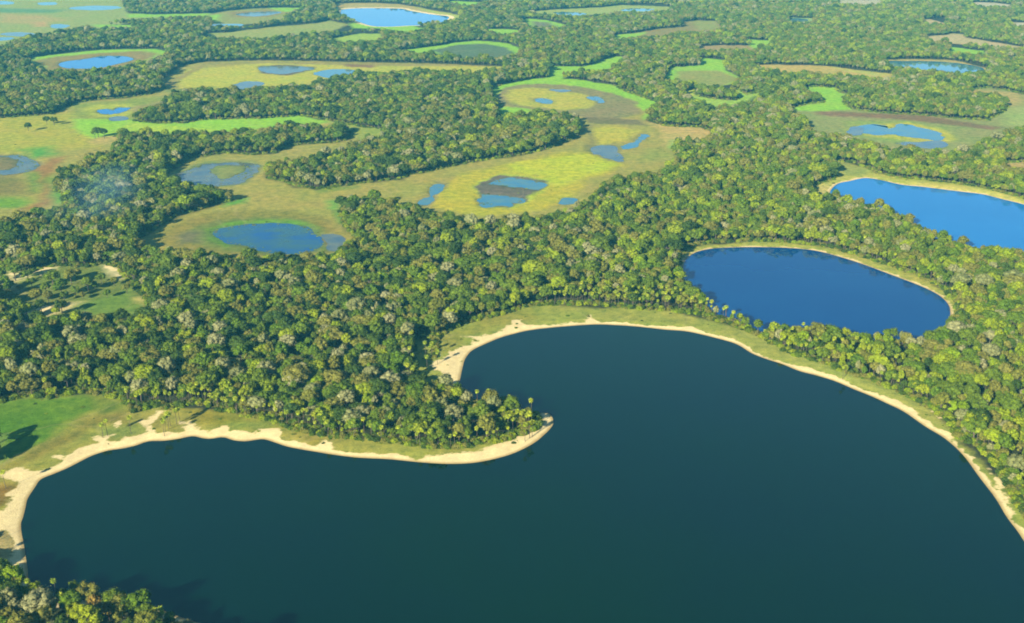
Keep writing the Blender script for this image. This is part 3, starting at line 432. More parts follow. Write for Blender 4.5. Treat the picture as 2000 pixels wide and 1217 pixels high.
# ------------------------------------------------------------------ foliage
def leaf_mat(name, cols, transl=.22, clump=(.62, 1.35)):
    m, t, o = mat(name)
    oi = N(t, "ShaderNodeObjectInfo"); tc = N(t, "ShaderNodeTexCoord")
    r = N(t, "ShaderNodeValToRGB"); cr = r.color_ramp
    cr.elements[0].color = (*cols[0], 1); cr.elements[1].color = (*cols[-1], 1)
    for k, c in enumerate(cols[1:-1]): e = cr.elements.new((k+1)/(len(cols)-1)); e.color = (*c, 1)
    t.links.new(oi.outputs['Random'], r.inputs[0])
    for e in cr.elements: e.color = (e.color[0]*1.13, e.color[1]*1.13, e.color[2]*1.05, 1)
    nz = noise(t, tc.outputs['Object'], .45, 2)
    nz2 = noise(t, tc.outputs['Object'], 1.9, 2)
    c = mixc(t, 1.0, r.outputs[0], mixc(t, rmap(t, nz, .3, .7, 0, 1), (clump[0], clump[0], clump[0]*.95), (clump[1], clump[1]*.97, clump[1]*.9)), 'MULTIPLY')
    c = mixc(t, 1.0, c, mixc(t, rmap(t, nz2, .3, .7, 0, 1), (.75, .8, .8), (1.2, 1.15, 1.1)), 'MULTIPLY')
    d = N(t, "ShaderNodeBsdfDiffuse"); tr = N(t, "ShaderNodeBsdfTranslucent"); mx = N(t, "ShaderNodeMixShader"); mx.inputs[0].default_value = transl
    t.links.new(c, d.inputs[0]); t.links.new(c, tr.inputs[0]); t.links.new(d.outputs[0], mx.inputs[1]); t.links.new(tr.outputs[0], mx.inputs[2])
    t.links.new(mx.outputs[0], o.inputs[0]); return m
LM = {"dark": leaf_mat("dark_leaves", [(.028,.052,.008), (.042,.070,.010), (.036,.066,.014)]),
      "green": leaf_mat("green_leaves", [(.066,.105,.010), (.085,.125,.013), (.065,.118,.009)]),
      "olive": leaf_mat("olive_leaves", [(.115,.118,.022), (.135,.135,.030), (.105,.118,.018)]),
      "bright": leaf_mat("yellow_green_leaves", [(.12,.185,.008), (.17,.205,.012), (.14,.19,.010)]),
      "grey": leaf_mat("grey_dry_leaves", [(.115,.130,.048), (.150,.155,.070), (.172,.170,.090), (.135,.148,.060)], .12),
      "rust": leaf_mat("rusty_leaves", [(.15,.10,.025), (.17,.125,.03), (.15,.13,.03)], .15),
      "palm": leaf_mat("palm_fronds", [(.20,.26,.018), (.28,.32,.028), (.19,.26,.03), (.26,.29,.02)], .25)}
m, t, o = mat("bark"); d = N(t, "ShaderNodeBsdfDiffuse")
t.links.new(mixc(t, noise(t, N(t, "ShaderNodeTexCoord").outputs['Object'], 1.5), (.05,.04,.028), (.11,.09,.065)), d.inputs[0]); t.links.new(d.outputs[0], o.inputs[0]); BARK = m

class MB:
    def __init__(s): s.v = []; s.f = []
    def add(s, v, f): n = len(s.v); s.v += v; s.f += [tuple(i+n for i in q) for q in f]
    def tube(s, a, b, r0, r1, k=6):
        a = Vector(a); b = Vector(b); q = (b-a).to_track_quat('Z', 'Y'); v = []
        for c, r in ((a, r0), (b, r1)):
            for i in range(k): v.append(tuple(c+q @ Vector((r*math.cos(i*2*math.pi/k), r*math.sin(i*2*math.pi/k), 0))))
        s.add(v, [(i, (i+1) % k, k+(i+1) % k, k+i) for i in range(k)])
    def mesh(s, name, m, smooth_=False):
        me = bpy.data.meshes.new(name); me.from_pydata(s.v, [], s.f); me.update(); me.materials.append(m)
        if smooth_: me.shade_smooth()
        return me
def rdir(r, zmin=-1.0):
    while True:
        v = Vector((r.gauss(0,1), r.gauss(0,1), r.gauss(0,1))).normalized()
        if v.z >= zmin: return v
def crown_mb(seed, rad=4.6, h=11.0, nc=20, nl=34, leaf=.62, flat=.62, open_=0.0):
    """a crown of leaf clumps spread over and through an uneven dome"""
    r = random.Random(seed); mb = MB()
    cz = h-rad*flat*1.0
    ax = 1+r.uniform(-.14, .14); ay = 2-ax
    ccs = []
    for k in range(nc):
        for _ in range(30):
            d = rdir(r, -.35); q = rad*(r.uniform(.55, .80))
            p = Vector((d.x*q*ax, d.y*q*ay, d.z*q*flat))
            if all((p-c[0]).length > rad*.26 for c in ccs): break
        cr = rad*r.uniform(.25, .42)
        p.z += r.uniform(-.35, .55)*rad*.16
        ccs.append((p, cr))
    for p, cr in ccs:
        # a bumpy inner mass of foliage, then loose leaf sprays over it
        if open_ < .5:
            k1, k2 = 6, 4; vv = [tuple(p+Vector((0,0,cr*.62))+Vector((0,0,cz)))]; ff = []
            for a in range(1, k2):
                th = math.pi*a/k2
                for b_ in range(k1):
                    ph = 2*math.pi*(b_+.5*(a % 2))/k1; q = cr*.72*r.uniform(.8, 1.15)
                    vv.append(tuple(p+Vector((q*math.sin(th)*math.cos(ph), q*math.sin(th)*math.sin(ph), q*.85*math.cos(th)+cz))))
            vv.append(tuple(p+Vector((0,0,cz-cr*.6))))
            for b_ in range(k1):
                ff.append((0, 1+b_, 1+(b_+1) % k1)); ff.append((len(vv)-1, 1+2*k1+(b_+1) % k1, 1+2*k1+b_))
                for a in range(k2-2): ff.append((1+a*k1+b_, 1+(a+1)*k1+b_, 1+(a+1)*k1+(b_+1) % k1, 1+a*k1+(b_+1) % k1))
            mb.add(vv, ff)
        for _ in range(nl):
            d = rdir(r, -.55); q = cr*r.uniform(.72, 1.12)
            c = p+d*q*Vector((1,1,.9)).length/1.68+Vector((0,0,cz))
            nrm = (d*1.0+Vector((0,0,.35))+Vector((r.uniform(-.6,.6), r.uniform(-.6,.6), r.uniform(-.6,.6)))).normalized()
            u = nrm.orthogonal().normalized(); v = nrm.cross(u); an = r.uniform(0, 6.28)
            u, v = u*math.cos(an)+v*math.sin(an), v*math.cos(an)-u*math.sin(an)
            s = leaf*r.uniform(.55, 1.15)
            mb.add([tuple(c-u*s*.5), tuple(c+v*s*.38+nrm*.06), tuple(c+u*s*.62), tuple(c-v*s*.42-nrm*.05)], [(0,1,2,3)])
    return mb, ccs, cz
def trunk_mb(seed, ccs, cz, h=11.0):
    r = random.Random(seed+500); mb = MB()
    fork = Vector((r.uniform(-.3,.3), r.uniform(-.3,.3), h*.42))
    mb.tube((0,0,-.6), (0,0,.5), .38, .30, 7); mb.tube((0,0,.5), fork, .30, .23, 7)
    for p, cr in ccs[::2]:
        e = p+Vector((0,0,cz-.2)); midp = fork.lerp(e, .55)+Vector((0,0,-.5))
        mb.tube(fork, midp, .15, .10, 5); mb.tube(midp, e, .10, .04, 5)
    return mb
SHAPES = [dict(rad=4.9, h=11.5, nc=28, flat=.82), dict(rad=4.2, h=12.5, nc=24, flat=1.05), dict(rad=5.6, h=12.0, nc=34, flat=.74), dict(rad=3.7, h=10.5, nc=18, flat=1.1), dict(rad=4.7, h=11.0, nc=24, flat=.90)]
crown_me = {}; trunk_me = []
for si, sp in enumerate(SHAPES):
    mb, ccs, cz = crown_mb(11+si*7, **sp)
    trunk_me.append(trunk_mb(si, ccs, cz, sp['h']).mesh("trunk", BARK))
    base = mb.mesh("crown", LM["green"])
    for cn in ("dark", "green", "olive", "bright", "rust"):
        me2 = base.copy(); me2.materials[0] = LM[cn]; crown_me[(si, cn)] = me2
    sp2 = dict(sp); sp2['nc'] = int(sp['nc']*1.2)
    mb, ccs, cz = crown_mb(211+si*7, leaf=.42, nl=40, **sp2)
    crown_me[(si, "grey")] = mb.mesh("crown", LM["grey"])
palm_me = []
for k in range(3):
    r = random.Random(900+k); mb = MB(); hh = 9.5+k*.8
    for i in range(30):
        a = i*2.39996; el = R(72-i*3.4+r.uniform(-6,6)); L = r.uniform(1.7, 2.25); wd = .24
        pts = []; p = Vector((0,0,hh)); e = el
        for j in range(5):
            pts.append(p.copy()); p = p+Vector((math.cos(a)*math.cos(e), math.sin(a)*math.cos(e), math.sin(e)))*(L/4); e -= R(19+4*j)
        side = Vector((-math.sin(a), math.cos(a), 0))
        v = []
        for j, q in enumerate(pts):
            ww = wd*(.5, 1.2, 1.35, 1.0, .15)[j]; v += [tuple(q+side*ww+Vector((0,0,-ww*.5))), tuple(q), tuple(q-side*ww+Vector((0,0,-ww*.5)))]
        f = []
        for j in range(4): f += [(j*3, j*3+1, j*3+4, j*3+3), (j*3+1, j*3+2, j*3+5, j*3+4)]
        mb.add(v, f)
    fr = mb.mesh("fronds", LM["palm"])
    tb = MB(); p0 = Vector((0,0,-.5))
    for j in range(6):
        p1 = Vector((.25*math.sin(j*.7+k), .2*math.sin(j*.5), (j+1)*hh/6)); tb.tube(p0, p1, .17-.01*j, .16-.01*j, 7); p0 = p1
    palm_me.append((tb.mesh("trunk", BARK), fr))

# ------------------------------------------------------------------ where the trees stand
def free(x, y, mo=1.0, mw=4.0):
    """True where a wood can grow"""
    ok = np.ones(x.shape, bool)
    xx = x+(fnoise(x, y, 11, 91)-.5)*6; yy = y+(fnoise(x, y, 11, 92)-.5)*6
    for P in OPS: ok &= ~(sdist(xx, yy, P, mo+3) > -mo)
    for nm, P, *_ in W_POLYS: ok &= ~(sdist(x, y, P, mw+3) > -mw)
    return ok
# crowns one can tell apart in the photograph: x, y, radius in pixels, look
MARK = [(76,1166,30,'grey'),(96,1178,15,'bright'),(66,1146,16,'bright'),(170,1148,22,'olive'),(166,1196,28,'bright'),(184,1172,14,'rust'),(210,1184,14,'rust'),(230,1196,16,'olive'),(288,1204,26,'olive'),(40,1210,24,'olive'),(12,1160,18,'grey'),
 (366,1216,12,'grey'),(146,1142,12,'green'),(10,1196,18,'olive'),(122,1214,18,'dark'),(252,1216,14,'green'),(120,1160,14,'dark'),
 (448,550,17,'grey'),(364,617,17,'grey'),(430,634,15,'grey'),(514,659,13,'grey'),(560,662,18,'grey'),(154,659,20,'grey'),(56,718,17,'grey'),(98,711,16,'olive'),(325,708,20,'grey'),(416,711,16,'olive'),(518,715,20,'grey'),
 (462,725,17,'grey'),(574,722,16,'grey'),(658,652,18,'olive'),(654,701,16,'olive'),(675,771,18,'grey'),(605,771,18,'olive'),(45,638,13,'grey'),(31,673,14,'grey'),(504,600,16,'dark'),(577,606,18,'olive'),(259,732,16,'grey'),
 (364,512,12,'grey'),(413,505,13,'grey'),(546,533,12,'grey'),(665,530,12,'grey'),(507,519,9,'bright'),(595,550,11,'bright'),(588,676,14,'green'),(371,680,17,'bright'),(612,627,12,'green'),(398,650,12,'green'),(521,757,15,'bright'),
 (325,564,15,'olive'),(182,627,9,'rust'),(1003,435,15,'grey'),(874,519,15,'grey'),(888,550,15,'grey'),(842,557,15,'green'),(944,547,11,'grey'),(965,571,14,'olive'),(681,410,10,'grey'),(772,596,14,'grey'),(716,613,13,'grey'),
 (825,442,11,'grey'),(776,515,9,'rust'),(986,533,8,'rust'),(723,498,9,'bright'),(1171,491,11,'grey'),(1210,522,12,'grey'),(1014,470,12,'olive'),(762,736,20,'grey'),(724,724,18,'grey'),(776,755,22,'olive'),(822,750,13,'olive'),
 (760,790,16,'green'),(866,772,16,'olive'),(910,772,14,'grey'),(964,782,16,'grey'),(984,800,14,'bright'),(886,800,20,'grey'),(950,822,18,'olive'),(1020,818,12,'olive'),(832,802,15,'olive'),(706,792,11,'grey'),(744,680,13,'olive'),
 (1982,536,20,'grey'),(1877,543,17,'grey'),(1923,543,16,'grey'),(1937,680,17,'grey'),(1573,652,14,'rust'),(1695,697,15,'olive'),(1800,729,12,'bright'),(1762,470,12,'grey'),(620,740,15,'bright'),(640,752,10,'bright'),(385,729,16,'olive'),
 (154,700,15,'olive'),(205,690,15,'olive'),(240,660,14,'green'),(128,730,14,'green'),(18,700,14,'green'),(75,690,13,'olive'),(300,652,16,'dark'),(470,680,15,'green'),(800,660,12,'dark'),(690,690,16,'green'),(735,640,14,'green')]
lone = [(-70,1128,20,'green'),(-100,1090,20,'dark'),(-60,1050,12,'olive'),(340,1228,20,'olive'),(372,1240,22,'green'),(402,1246,20,'green'),(432,1250,22,'dark'),(462,1264,20,'green'),(492,1280,22,'olive'),(520,1300,20,'green'),(440,1280,22,'green'),
 (16,552,11,'green'),(88,556,10,'green'),(60,545,8,'green'),(78,590,12,'dark'),(92,572,9,'olive'),(150,530,9,'olive'),(124,572,8,'green'),(146,562,9,'green'),(196,538,9,'green'),(222,545,8,'olive'),(16,572,12,'olive'),(30,606,14,'green'),(70,612,13,'dark'),(160,574,7,'olive'),(52,530,9,'green'),(0,528,12,'green'),(20,508,12,'green'),
 (26,521,12,'green'),(100,534,14,'green'),(116,552,15,'green'),(136,531,14,'olive'),(170,547,12,'green'),(184,553,8,'green'),(208,569,8,'green'),(68,570,13,'olive'),(30,589,14,'green'),(50,598,11,'bright'),(118,590,13,'dark'),
 (246,557,8,'olive'),(8,543,10,'green'),(38,560,7,'olive'),(108,604,8,'bright'),(-24,842,22,'dark'),(-30,862,20,'green'),(-14,872,16,'green'),(-60,880,24,'dark'),
 (190,252,9,'dark'),(202,254,7,'dark'),(184,256,6,'green'),(54,243,7,'dark'),(90,230,7,'dark'),(104,231,6,'dark'),(130,244,0,'dark')]
trees = []; palms = []
def occ(x, y, rad): trees_xy.append((x, y, rad))
trees_xy = []
SR = [sp['rad'] for sp in SHAPES]; SHH = [sp['h'] for sp in SHAPES]
rr = random.Random(5)
def add_mark(px, py, pr, look, hgt=None):
    if pr <= 0: return
    si = rr.randrange(5)
    dist = math.hypot(*unproj(px, py, 8))*1.0; dist = math.hypot(dist, HC-8)
    rad = pr*dist/F; s = rad/SR[si]
    hz = min(max(s, .55), 1.25)
    X, Y = unproj(px, py, SHH[si]*hz*.80)
    trees.append((X, Y, s, hz, rr.uniform(0, 6.28), si, look)); occ(X, Y, rad)
for a in MARK: add_mark(*a)
for a in lone: add_mark(*a)
PAL = [(-30,1085),(-18,1100),(-36,1112),(-14,1122),(-22,1060),(-50,1072),(-40,1040),(-58,1098),(38,1132),(53,1136),(20,1140),(36,1142),(4,1138),(104,1136),(300,1186),(312,1186),(315,1196),(117,1163),
 (830,672),(843,674),(833,698),(802,662),(800,684),(805,694),(792,690),(792,708),(796,716),(806,718),(854,688),(953,762),(994,770),(1003,776),(1037,783),(899,758),(1026,834),(1034,828),(1040,825),(932,768),(1010,802),
 (206,824),(197,828),(253,820),(320,816),(330,806),(348,798),(318,824),(6,926),(1653,711),(326,812),(342,802),(1648,715)]
for px, py in PAL:
    X, Y = unproj(px, py, 9.5); s = rr.uniform(.8, 1.1) if py < 1100 else rr.uniform(.85, 1.0)
    if py > 1100: s *= .95
    palms.append((X, Y, s, rr.uniform(0, 6.28), rr.randrange(3))); occ(X, Y, 1.6)
# palms along the shores: outline of a belt, spacing
BELTS = [([(236,760),(262,808),(400,796),(500,822),(620,856),(800,874),(910,880),(1046,840),(1040,800),(900,850),(700,825),(560,800),(450,765),(240,735)], 4.3, .85), ([(1035,560),(1300,560),(1420,600),(1440,640),(1300,606),(1030,600)], 4.8, .75),
 ([(1380,580),(1450,620),(1600,640),(1800,720),(1990,900),(2010,1000),(1850,830),(1600,708),(1440,642)], 6.5, .5), ([(1340,470),(1500,440),(1700,470),(1860,560),(1900,620),(1860,600),(1700,505),(1500,474)], 6, .5),
 ([(900,820),(1050,790),(1060,840),(900,880)], 7, .4), ([(0,740),(236,735),(236,780),(120,776),(0,786)], 7, .3), ([(780,650),(850,650),(850,740),(780,740)], 8, .35)]
def jgrid(P, sp, keep, seed):
    r = np.random.default_rng(seed); lo = P.min(0); hi = P.max(0)
    X, Y = np.meshgrid(np.arange(lo[0], hi[0], sp), np.arange(lo[1], hi[1], sp)); X = X.ravel(); Y = Y.ravel()
    X = X+r.uniform(-.5, .5, X.shape)*sp; Y = Y+r.uniform(-.5, .5, Y.shape)*sp
    m = inside(X, Y, P) & (r.random(X.shape) < keep); return X[m], Y[m]
for k, (P, sp, keep) in enumerate(BELTS):
    X, Y = jgrid(poly([(a, b, 7) for a, b in P]), sp, keep, 300+k)
    m = free(X, Y, -1.0, 3)
    for x, y in zip(X[m], Y[m]):
        s = rr.uniform(.62, 1.05); palms.append((x, y, s, rr.uniform(0, 6.28), rr.randrange(3)))
# fill the woods
X, Y = [], []
SP = 5.1
r = np.random.default_rng(42)
yy = np.arange(440, 3350, SP*.87)
for i, y in enumerate(yy):
    hw = (y*.93+112)*1000/F+90
    sp = SP*(1+max(0, y-1500)/6000)
    x = np.arange(-hw, hw, sp)+(i % 2)*sp*.5; X.append(x); Y.append(np.full(x.shape, y))
# bottom-left corner wood
x0 = np.arange(-260, -35, SP); y0 = np.arange(335, 470, SP*.9)
a, b_ = np.meshgrid(x0, y0); X.append(a.ravel()); Y.append(b_.ravel())
X = np.concatenate(X); Y = np.concatenate(Y)
X = X+r.uniform(-.42, .42, X.shape)*SP; Y = Y+r.uniform(-.42, .42, Y.shape)*SP
m = free(X, Y, 1.5, 5) & (r.random(X.shape) < .95) & (fnoise(X, Y, 9, 150) > .27-.15*np.clip((Y-1000)/600, 0, 1))
for bi_ in (0, 1, 4): m &= ~(inside(X, Y, poly([(p_, q_, 7) for p_, q_ in BELTS[bi_][0]])) & (r.random(X.shape) < .45))
X = X[m]; Y = Y[m]
# extra spots right at the wood edges where crowns overhang
tx = np.array(trees_xy)
ok = np.ones(X.shape, bool)
for (x, y, q) in tx: ok &= (X-x)**2+(Y-y)**2 > (q*.95+1.2)**2
X = X[ok]; Y = Y[ok]
gtone = fnoise(X, Y, 90, 120); gt2 = fnoise(X, Y, 35, 125)
rad = r.gamma(6, 1/6., X.shape)*3.45*(.80+.40*gt2)*(1-.08*np.clip((X+0*Y)/200, 0, 1)); rad = np.clip(rad, 1.7, 7.0)
u = r.random(X.shape)
px, py, _d = proj(X, Y, 9.0)
right = np.clip((px-900)/500, 0, 1)
pg = .055+.13*(gtone > .56)*(gt2 > .42)-.02*right; pr_ = .0; pb = .12+.11*right; po = .22; pdk = .22*(1-.75*right)*(1+.6*(gt2-.5))
look = np.where(u < pg, 'grey', np.where(u < pg+pr_, 'rust', np.where(u < pg+pr_+pb, 'bright', np.where(u < pg+pr_+pb+po, 'olive', np.where(u < pg+pr_+pb+po+pdk, 'dark', 'green')))))
si = r.integers(0, 5, X.shape); rot = r.uniform(0, 6.28, X.shape)
hj = r.uniform(.70, 1.20, X.shape)
em = r.random(X.shape) < .035; rad[em] *= 1.35; hj[em] *= 1.15
for k in range(len(X)):
    s = rad[k]/SR[si[k]]
    trees.append((X[k], Y[k], s, min(1.42, max(.55, (.55+.45*s)*hj[k])), rot[k], int(si[k]), str(look[k])))
print("trees", len(trees), "palms", len(palms))

# ------------------------------------------------------------------ the trees that show largest: things of their own
def frame_pos(X, Y, Z): return proj(X, Y, Z)
scored = []
for k, tr in enumerate(trees):
    x, y, d = proj(tr[0], tr[1], SHH[tr[5]]*tr[3]*.8)
    if 3 < x < 1997 and 3 < y < 1214: scored.append((tr[2]*SR[tr[5]]/d*(1 if k >= len(MARK) else 1.15), k, x, y))
scored.sort(reverse=True)
pick = {k: (x, y) for s_, k, x, y in scored[:300]}
have = {(trees[k][5], trees[k][6]) for k in pick}
for key in crown_me:                                    # one of each build among them, to copy the distant wood from
    if key not in have:
        for s_, k, x, y in scored[300:]:
            if (trees[k][5], trees[k][6]) == key: pick[k] = (x, y); break
def zone(x, y):
    if y > 1100: return "in the wood below the lake"
    if x < 310 and 505 < y < 625: return "around the sandy clearing"
    if x < 40 and y > 820: return "at the green meadow's edge"
    if x > 1330 and y < 560: return "above the oval blue lake"
    if x > 1330: return "right of the oval blue lake" if x > 1860 else "between the two lakes"
    if x >= 850 and y > 735: return "on the wooded point"
    if y > 770: return "above the long beach"
    if x < 400 and y > 690: return "behind the green meadow"
    if y < 320: return "out on the open plain"
    if x < 300: return "below the sandy clearing"
    if y < 505: return "by the ringed meadow pond"
    if x > 1000: return "behind the bay's grassy shore"
    if x > 820: return "behind the bay's left shore"
    if x < 560: return "in the middle left wood" if y > 620 else "below the deep blue pond"
    return "just west of the bay" if y > 620 else "in the central wood"
LOOKW = dict(dark="dark green", green="mid green", olive="olive", bright="bright yellow green", grey="pale grey brown", rust="rusty orange")
def size_word(x, y, s, si_):
    q = s*SR[si_]; return "broad" if q > 5.2 else ("small" if q < 3.6 else "midsize")
ORD = ["first","second","third","fourth","fifth","sixth","seventh","eighth","ninth","tenth","eleventh","twelfth","thirteenth","fourteenth","fifteenth","sixteenth"]
cells = {}
for k, (x, y) in pick.items():
    tr = trees[k]; cells.setdefault((zone(x, y), LOOKW[tr[6]], size_word(x, y, tr[2], tr[5])), []).append((x, k))
src = {}
for (zn, lw, sw), lst in cells.items():
    lst.sort()
    for i, (x, k) in enumerate(lst):
        X0, Y0, s, hz, ro, si_, lk = trees[k]
        root = bpy.data.objects.new("broadleaf_tree", None); C.objects.link(root)
        root.location = (X0, Y0, 0.2); root.rotation_euler = (0, 0, ro); an_ = math.exp(rr.gauss(0, .07)); root.scale = (s*an_, s/an_, hz); root.empty_display_size = 2
        if len(lst) == 1: lab = f"the only {sw} {lw} crown {zn}"
        else: lab = f"{sw} {lw} crown, {ORD[i] if i < 16 else str(i+1)+'th'} from left {zn}"
        tag(root, lab, "tree", "trees " + zn)
        tk = bpy.data.objects.new("trunk", trunk_me[si_]); tk.parent = root; C.objects.link(tk)
        cr_ = bpy.data.objects.new("crown", crown_me[(si_, lk)]); cr_.parent = root; C.objects.link(cr_)
        src.setdefault((si_, lk), (cr_, tk))
# palms
ps = []
for k, p in enumerate(palms):
    x, y, d = proj(p[0], p[1], 9*p[2])
    if 3 < x < 1997 and 3 < y < 1214: ps.append((p[2]/d, k, x, y))
ps.sort(reverse=True)
ppick = {k: (x, y) for s_, k, x, y in ps[:290]}
pcells = {}
def pzone(x, y):
    if y > 1100: return "at the corner wood"
    if x < 240 and y > 700: return "around the green meadow"
    if x < 420 and y > 700: return "at the sandy landing"
    if x < 560 and y > 700: return "on the beach wood's left edge"
    if x < 680 and y > 700: return "on the beach wood's middle edge"
    if x < 780 and y > 700: return "on the beach wood's right edge"
    if x < 880 and y < 760: return "at the bay's shaded end"
    if x < 960 and y > 700: return "on the wooded point's near side"
    if x < 1100 and y > 700: return "at the tip of the wooded point"
    if x < 1200: return "behind the bay's left grass"
    if x < 1330: return "behind the bay's right grass"
    if y < 560: return "above the oval blue lake"
    if x < 1480: return "at the neck between the lakes"
    if x < 1700: return "below the oval blue lake"
    if x < 1850: return "right of the big lake"
    return "by the big lake's far right shore"
for k, (x, y) in ppick.items(): pcells.setdefault((pzone(x, y), "short" if palms[k][2] < .8 else "tall"), []).append((x, k))
psrc = {}
for (zn, hw_), lst in pcells.items():
    lst.sort()
    for i, (x, k) in enumerate(lst):
        X0, Y0, s, ro, v = palms[k]
        root = bpy.data.objects.new("palm_tree", None); C.objects.link(root)
        root.location = (X0, Y0, 0.2); root.rotation_euler = (0, 0, ro); root.scale = (s, s, s)
        lab = f"the only {hw_} yellow green palm {zn}" if len(lst) == 1 else f"{hw_} yellow green palm, {ORD[i] if i < 16 else str(i+1)+'th'} from left {zn}"
        tag(root, lab, "palm tree", "palms " + zn)
        tk = bpy.data.objects.new("trunk", palm_me[v][0]); tk.parent = root; C.objects.link(tk)
        fr = bpy.data.objects.new("fronds", palm_me[v][1]); fr.parent = root; C.objects.link(fr)
        psrc.setdefault(v, (fr, tk))
for v in range(3): assert v in psrc

# ------------------------------------------------------------------ the rest of the woods: one mass
keys = [k for k in crown_me if k in src]; kidx = {k: i for i, k in enumerate(keys)}
nk = len(keys)
pts = []; scl = []; rots = []; idx = []
for k, tr in enumerate(trees):
    if k in pick: continue
    key = (tr[5], tr[6])
    if key not in kidx: key = (tr[5], 'green')
    pts.append((tr[0], tr[1], .2)); an_ = math.exp(rr.gauss(0, .13)); scl.append((tr[2]*an_, tr[2]/an_, tr[3])); rots.append(tr[4]); idx.append(kidx[key])
for k, p in enumerate(palms):
    if k in ppick: continue
    pts.append((p[0], p[1], .2)); scl.append((p[2],)*3); rots.append(p[3]); idx.append(nk+p[4])
def scatter(name, pts, scl, rots, idx, sources, label, cat):
    fm = bpy.data.meshes.new(name); fm.vertices.add(len(pts)); fm.vertices.foreach_set("co", np.array(pts, np.float32).ravel())
    a = fm.attributes.new("size", 'FLOAT_VECTOR', 'POINT'); a.data.foreach_set("vector", np.array(scl, np.float32).ravel())
    a = fm.attributes.new("turn", 'FLOAT', 'POINT'); a.data.foreach_set("value", np.array(rots, np.float32))
    a = fm.attributes.new("pick", 'INT', 'POINT'); a.data.foreach_set("value", np.array(idx, np.int32))
    fo = bpy.data.objects.new(name, fm); C.objects.link(fo)
    ng = bpy.data.node_groups.new(name, 'GeometryNodeTree')
    ng.interface.new_socket("Geometry", in_out='INPUT', socket_type='NodeSocketGeometry'); ng.interface.new_socket("Geometry", in_out='OUTPUT', socket_type='NodeSocketGeometry')
    L = ng.links; gi = ng.nodes.new("NodeGroupInput"); go = ng.nodes.new("NodeGroupOutput")
    jn = ng.nodes.new("GeometryNodeJoinGeometry")
    for obs in reversed(sources):              # a later link is joined first
        j2 = ng.nodes.new("GeometryNodeJoinGeometry")
        for ob in obs:
            oi = ng.nodes.new("GeometryNodeObjectInfo"); oi.inputs['Object'].default_value = ob; oi.transform_space = 'ORIGINAL'
            L.new(oi.outputs['Geometry'], j2.inputs[0])
        ti = ng.nodes.new("GeometryNodeGeometryToInstance"); L.new(j2.outputs[0], ti.inputs[0]); L.new(ti.outputs[0], jn.inputs[0])
    ip = ng.nodes.new("GeometryNodeInstanceOnPoints"); ip.inputs['Pick Instance'].default_value = True
    L.new(gi.outputs[0], ip.inputs['Points']); L.new(jn.outputs[0], ip.inputs['Instance'])
    def att(nm, ty):
        n = ng.nodes.new("GeometryNodeInputNamedAttribute"); n.data_type = ty; n.inputs[0].default_value = nm
        return [s for s in n.outputs if s.enabled and s.name == 'Attribute'][0]
    L.new(att("pick", 'INT'), ip.inputs['Instance Index']); L.new(att("size", 'FLOAT_VECTOR'), ip.inputs['Scale'])
    cx = ng.nodes.new("ShaderNodeCombineXYZ"); L.new(att("turn", 'FLOAT'), cx.inputs[2])
    er = ng.nodes.new("FunctionNodeEulerToRotation"); L.new(cx.outputs[0], er.inputs[0]); L.new(er.outputs[0], ip.inputs['Rotation'])
    L.new(ip.outputs[0], go.inputs[0])
    md = fo.modifiers.new("scatter", 'NODES'); md.node_group = ng
    tag(fo, label, cat, kind="stuff"); return fo
sources = [src[k] for k in keys]+[psrc[v] for v in range(3)]
scatter("forest", pts, scl, rots, idx, sources, "dense mixed green and grey forest reaching to the hazy distance", "forest")

# reeds and floating weed round the shallow ponds
r = np.random.default_rng(99); ax_, ay_ = [], []
for nm, P, lab, ty, isl, patch in W_POLYS:
    if patch == 0: continue
    lo = P.min(0)-8; hi = P.max(0)+8; na = int((hi-lo).prod()/5)
    x = r.uniform(lo[0], hi[0], na); y = r.uniform(lo[1], hi[1], na)
    d = sdist(x, y, P, 12)
    if isl is not None: d = np.minimum(d, -sdist(x, y, isl, 12))
    cl = fnoise(x, y, 10, 160)
    k_ = (d > -6) & (d < 9) & (r.random(na) < np.exp(-(d/3.2)**2)*.75*(cl > .40)+.10*(cl > .58))
    ax_.append(x[k_]); ay_.append(y[k_])
ax_ = np.concatenate(ax_); ay_ = np.concatenate(ay_); kr = [k for k in keys if k[1] in ('green', 'olive', 'bright')]
rs_ = r.uniform(.10, .26, len(ax_))
scatter("reeds", [(a, b2, -.15-10.5*q*.3*.55) for a, b2, q in zip(ax_, ay_, rs_)], [(q*1.3, q*1.3, q*.3) for q in rs_], r.uniform(0, 6.28, len(ax_)), r.integers(0, len(kr), len(ax_)), [(src[k][0],) for k in kr],
        "green reeds and floating weed fringing the shallow meadow ponds", "reeds")
print("reeds", len(ax_))

# low scrub dotted over the grass and along the wood edges
r = np.random.default_rng(77)
n = 150000
by = 560+(3000-560)*r.random(n)**1.5; bx = (r.random(n)*2-1)*((by*.93+112)*1000/F+40)
opn = np.full(n, -60.0)
for P in OPS: opn = np.maximum(opn, sdist(bx, by, P, 20))
wd_, _ = water_sd(bx, by)
edge = np.exp(-np.maximum(opn, 0)/5.0)*.7+.02+.10*(fnoise(bx, by, 60, 140) > .62)
onbeach = sdist(bx, by, S_BIG, 30) > -7
keep = (opn > -2) & (wd_ < -3) & (r.random(n) < edge) & ~onbeach
n2_ = 420000
ey = 450+(1700-450)*r.random(n2_)**1.3; ex = (r.random(n2_)*2-1)*((ey*.93+112)*1000/F+30)
eo = np.full(n2_, -60.0)
for P in OPS: eo = np.maximum(eo, sdist(ex, ey, P, 12))
ew, _ = water_sd(ex, ey, False); eo = np.maximum(eo, np.where(ew > -14, ew+4, -60))
ke = (eo > -7) & (eo < 1.0) & (ew < -3) & (r.random(n2_) < .75)
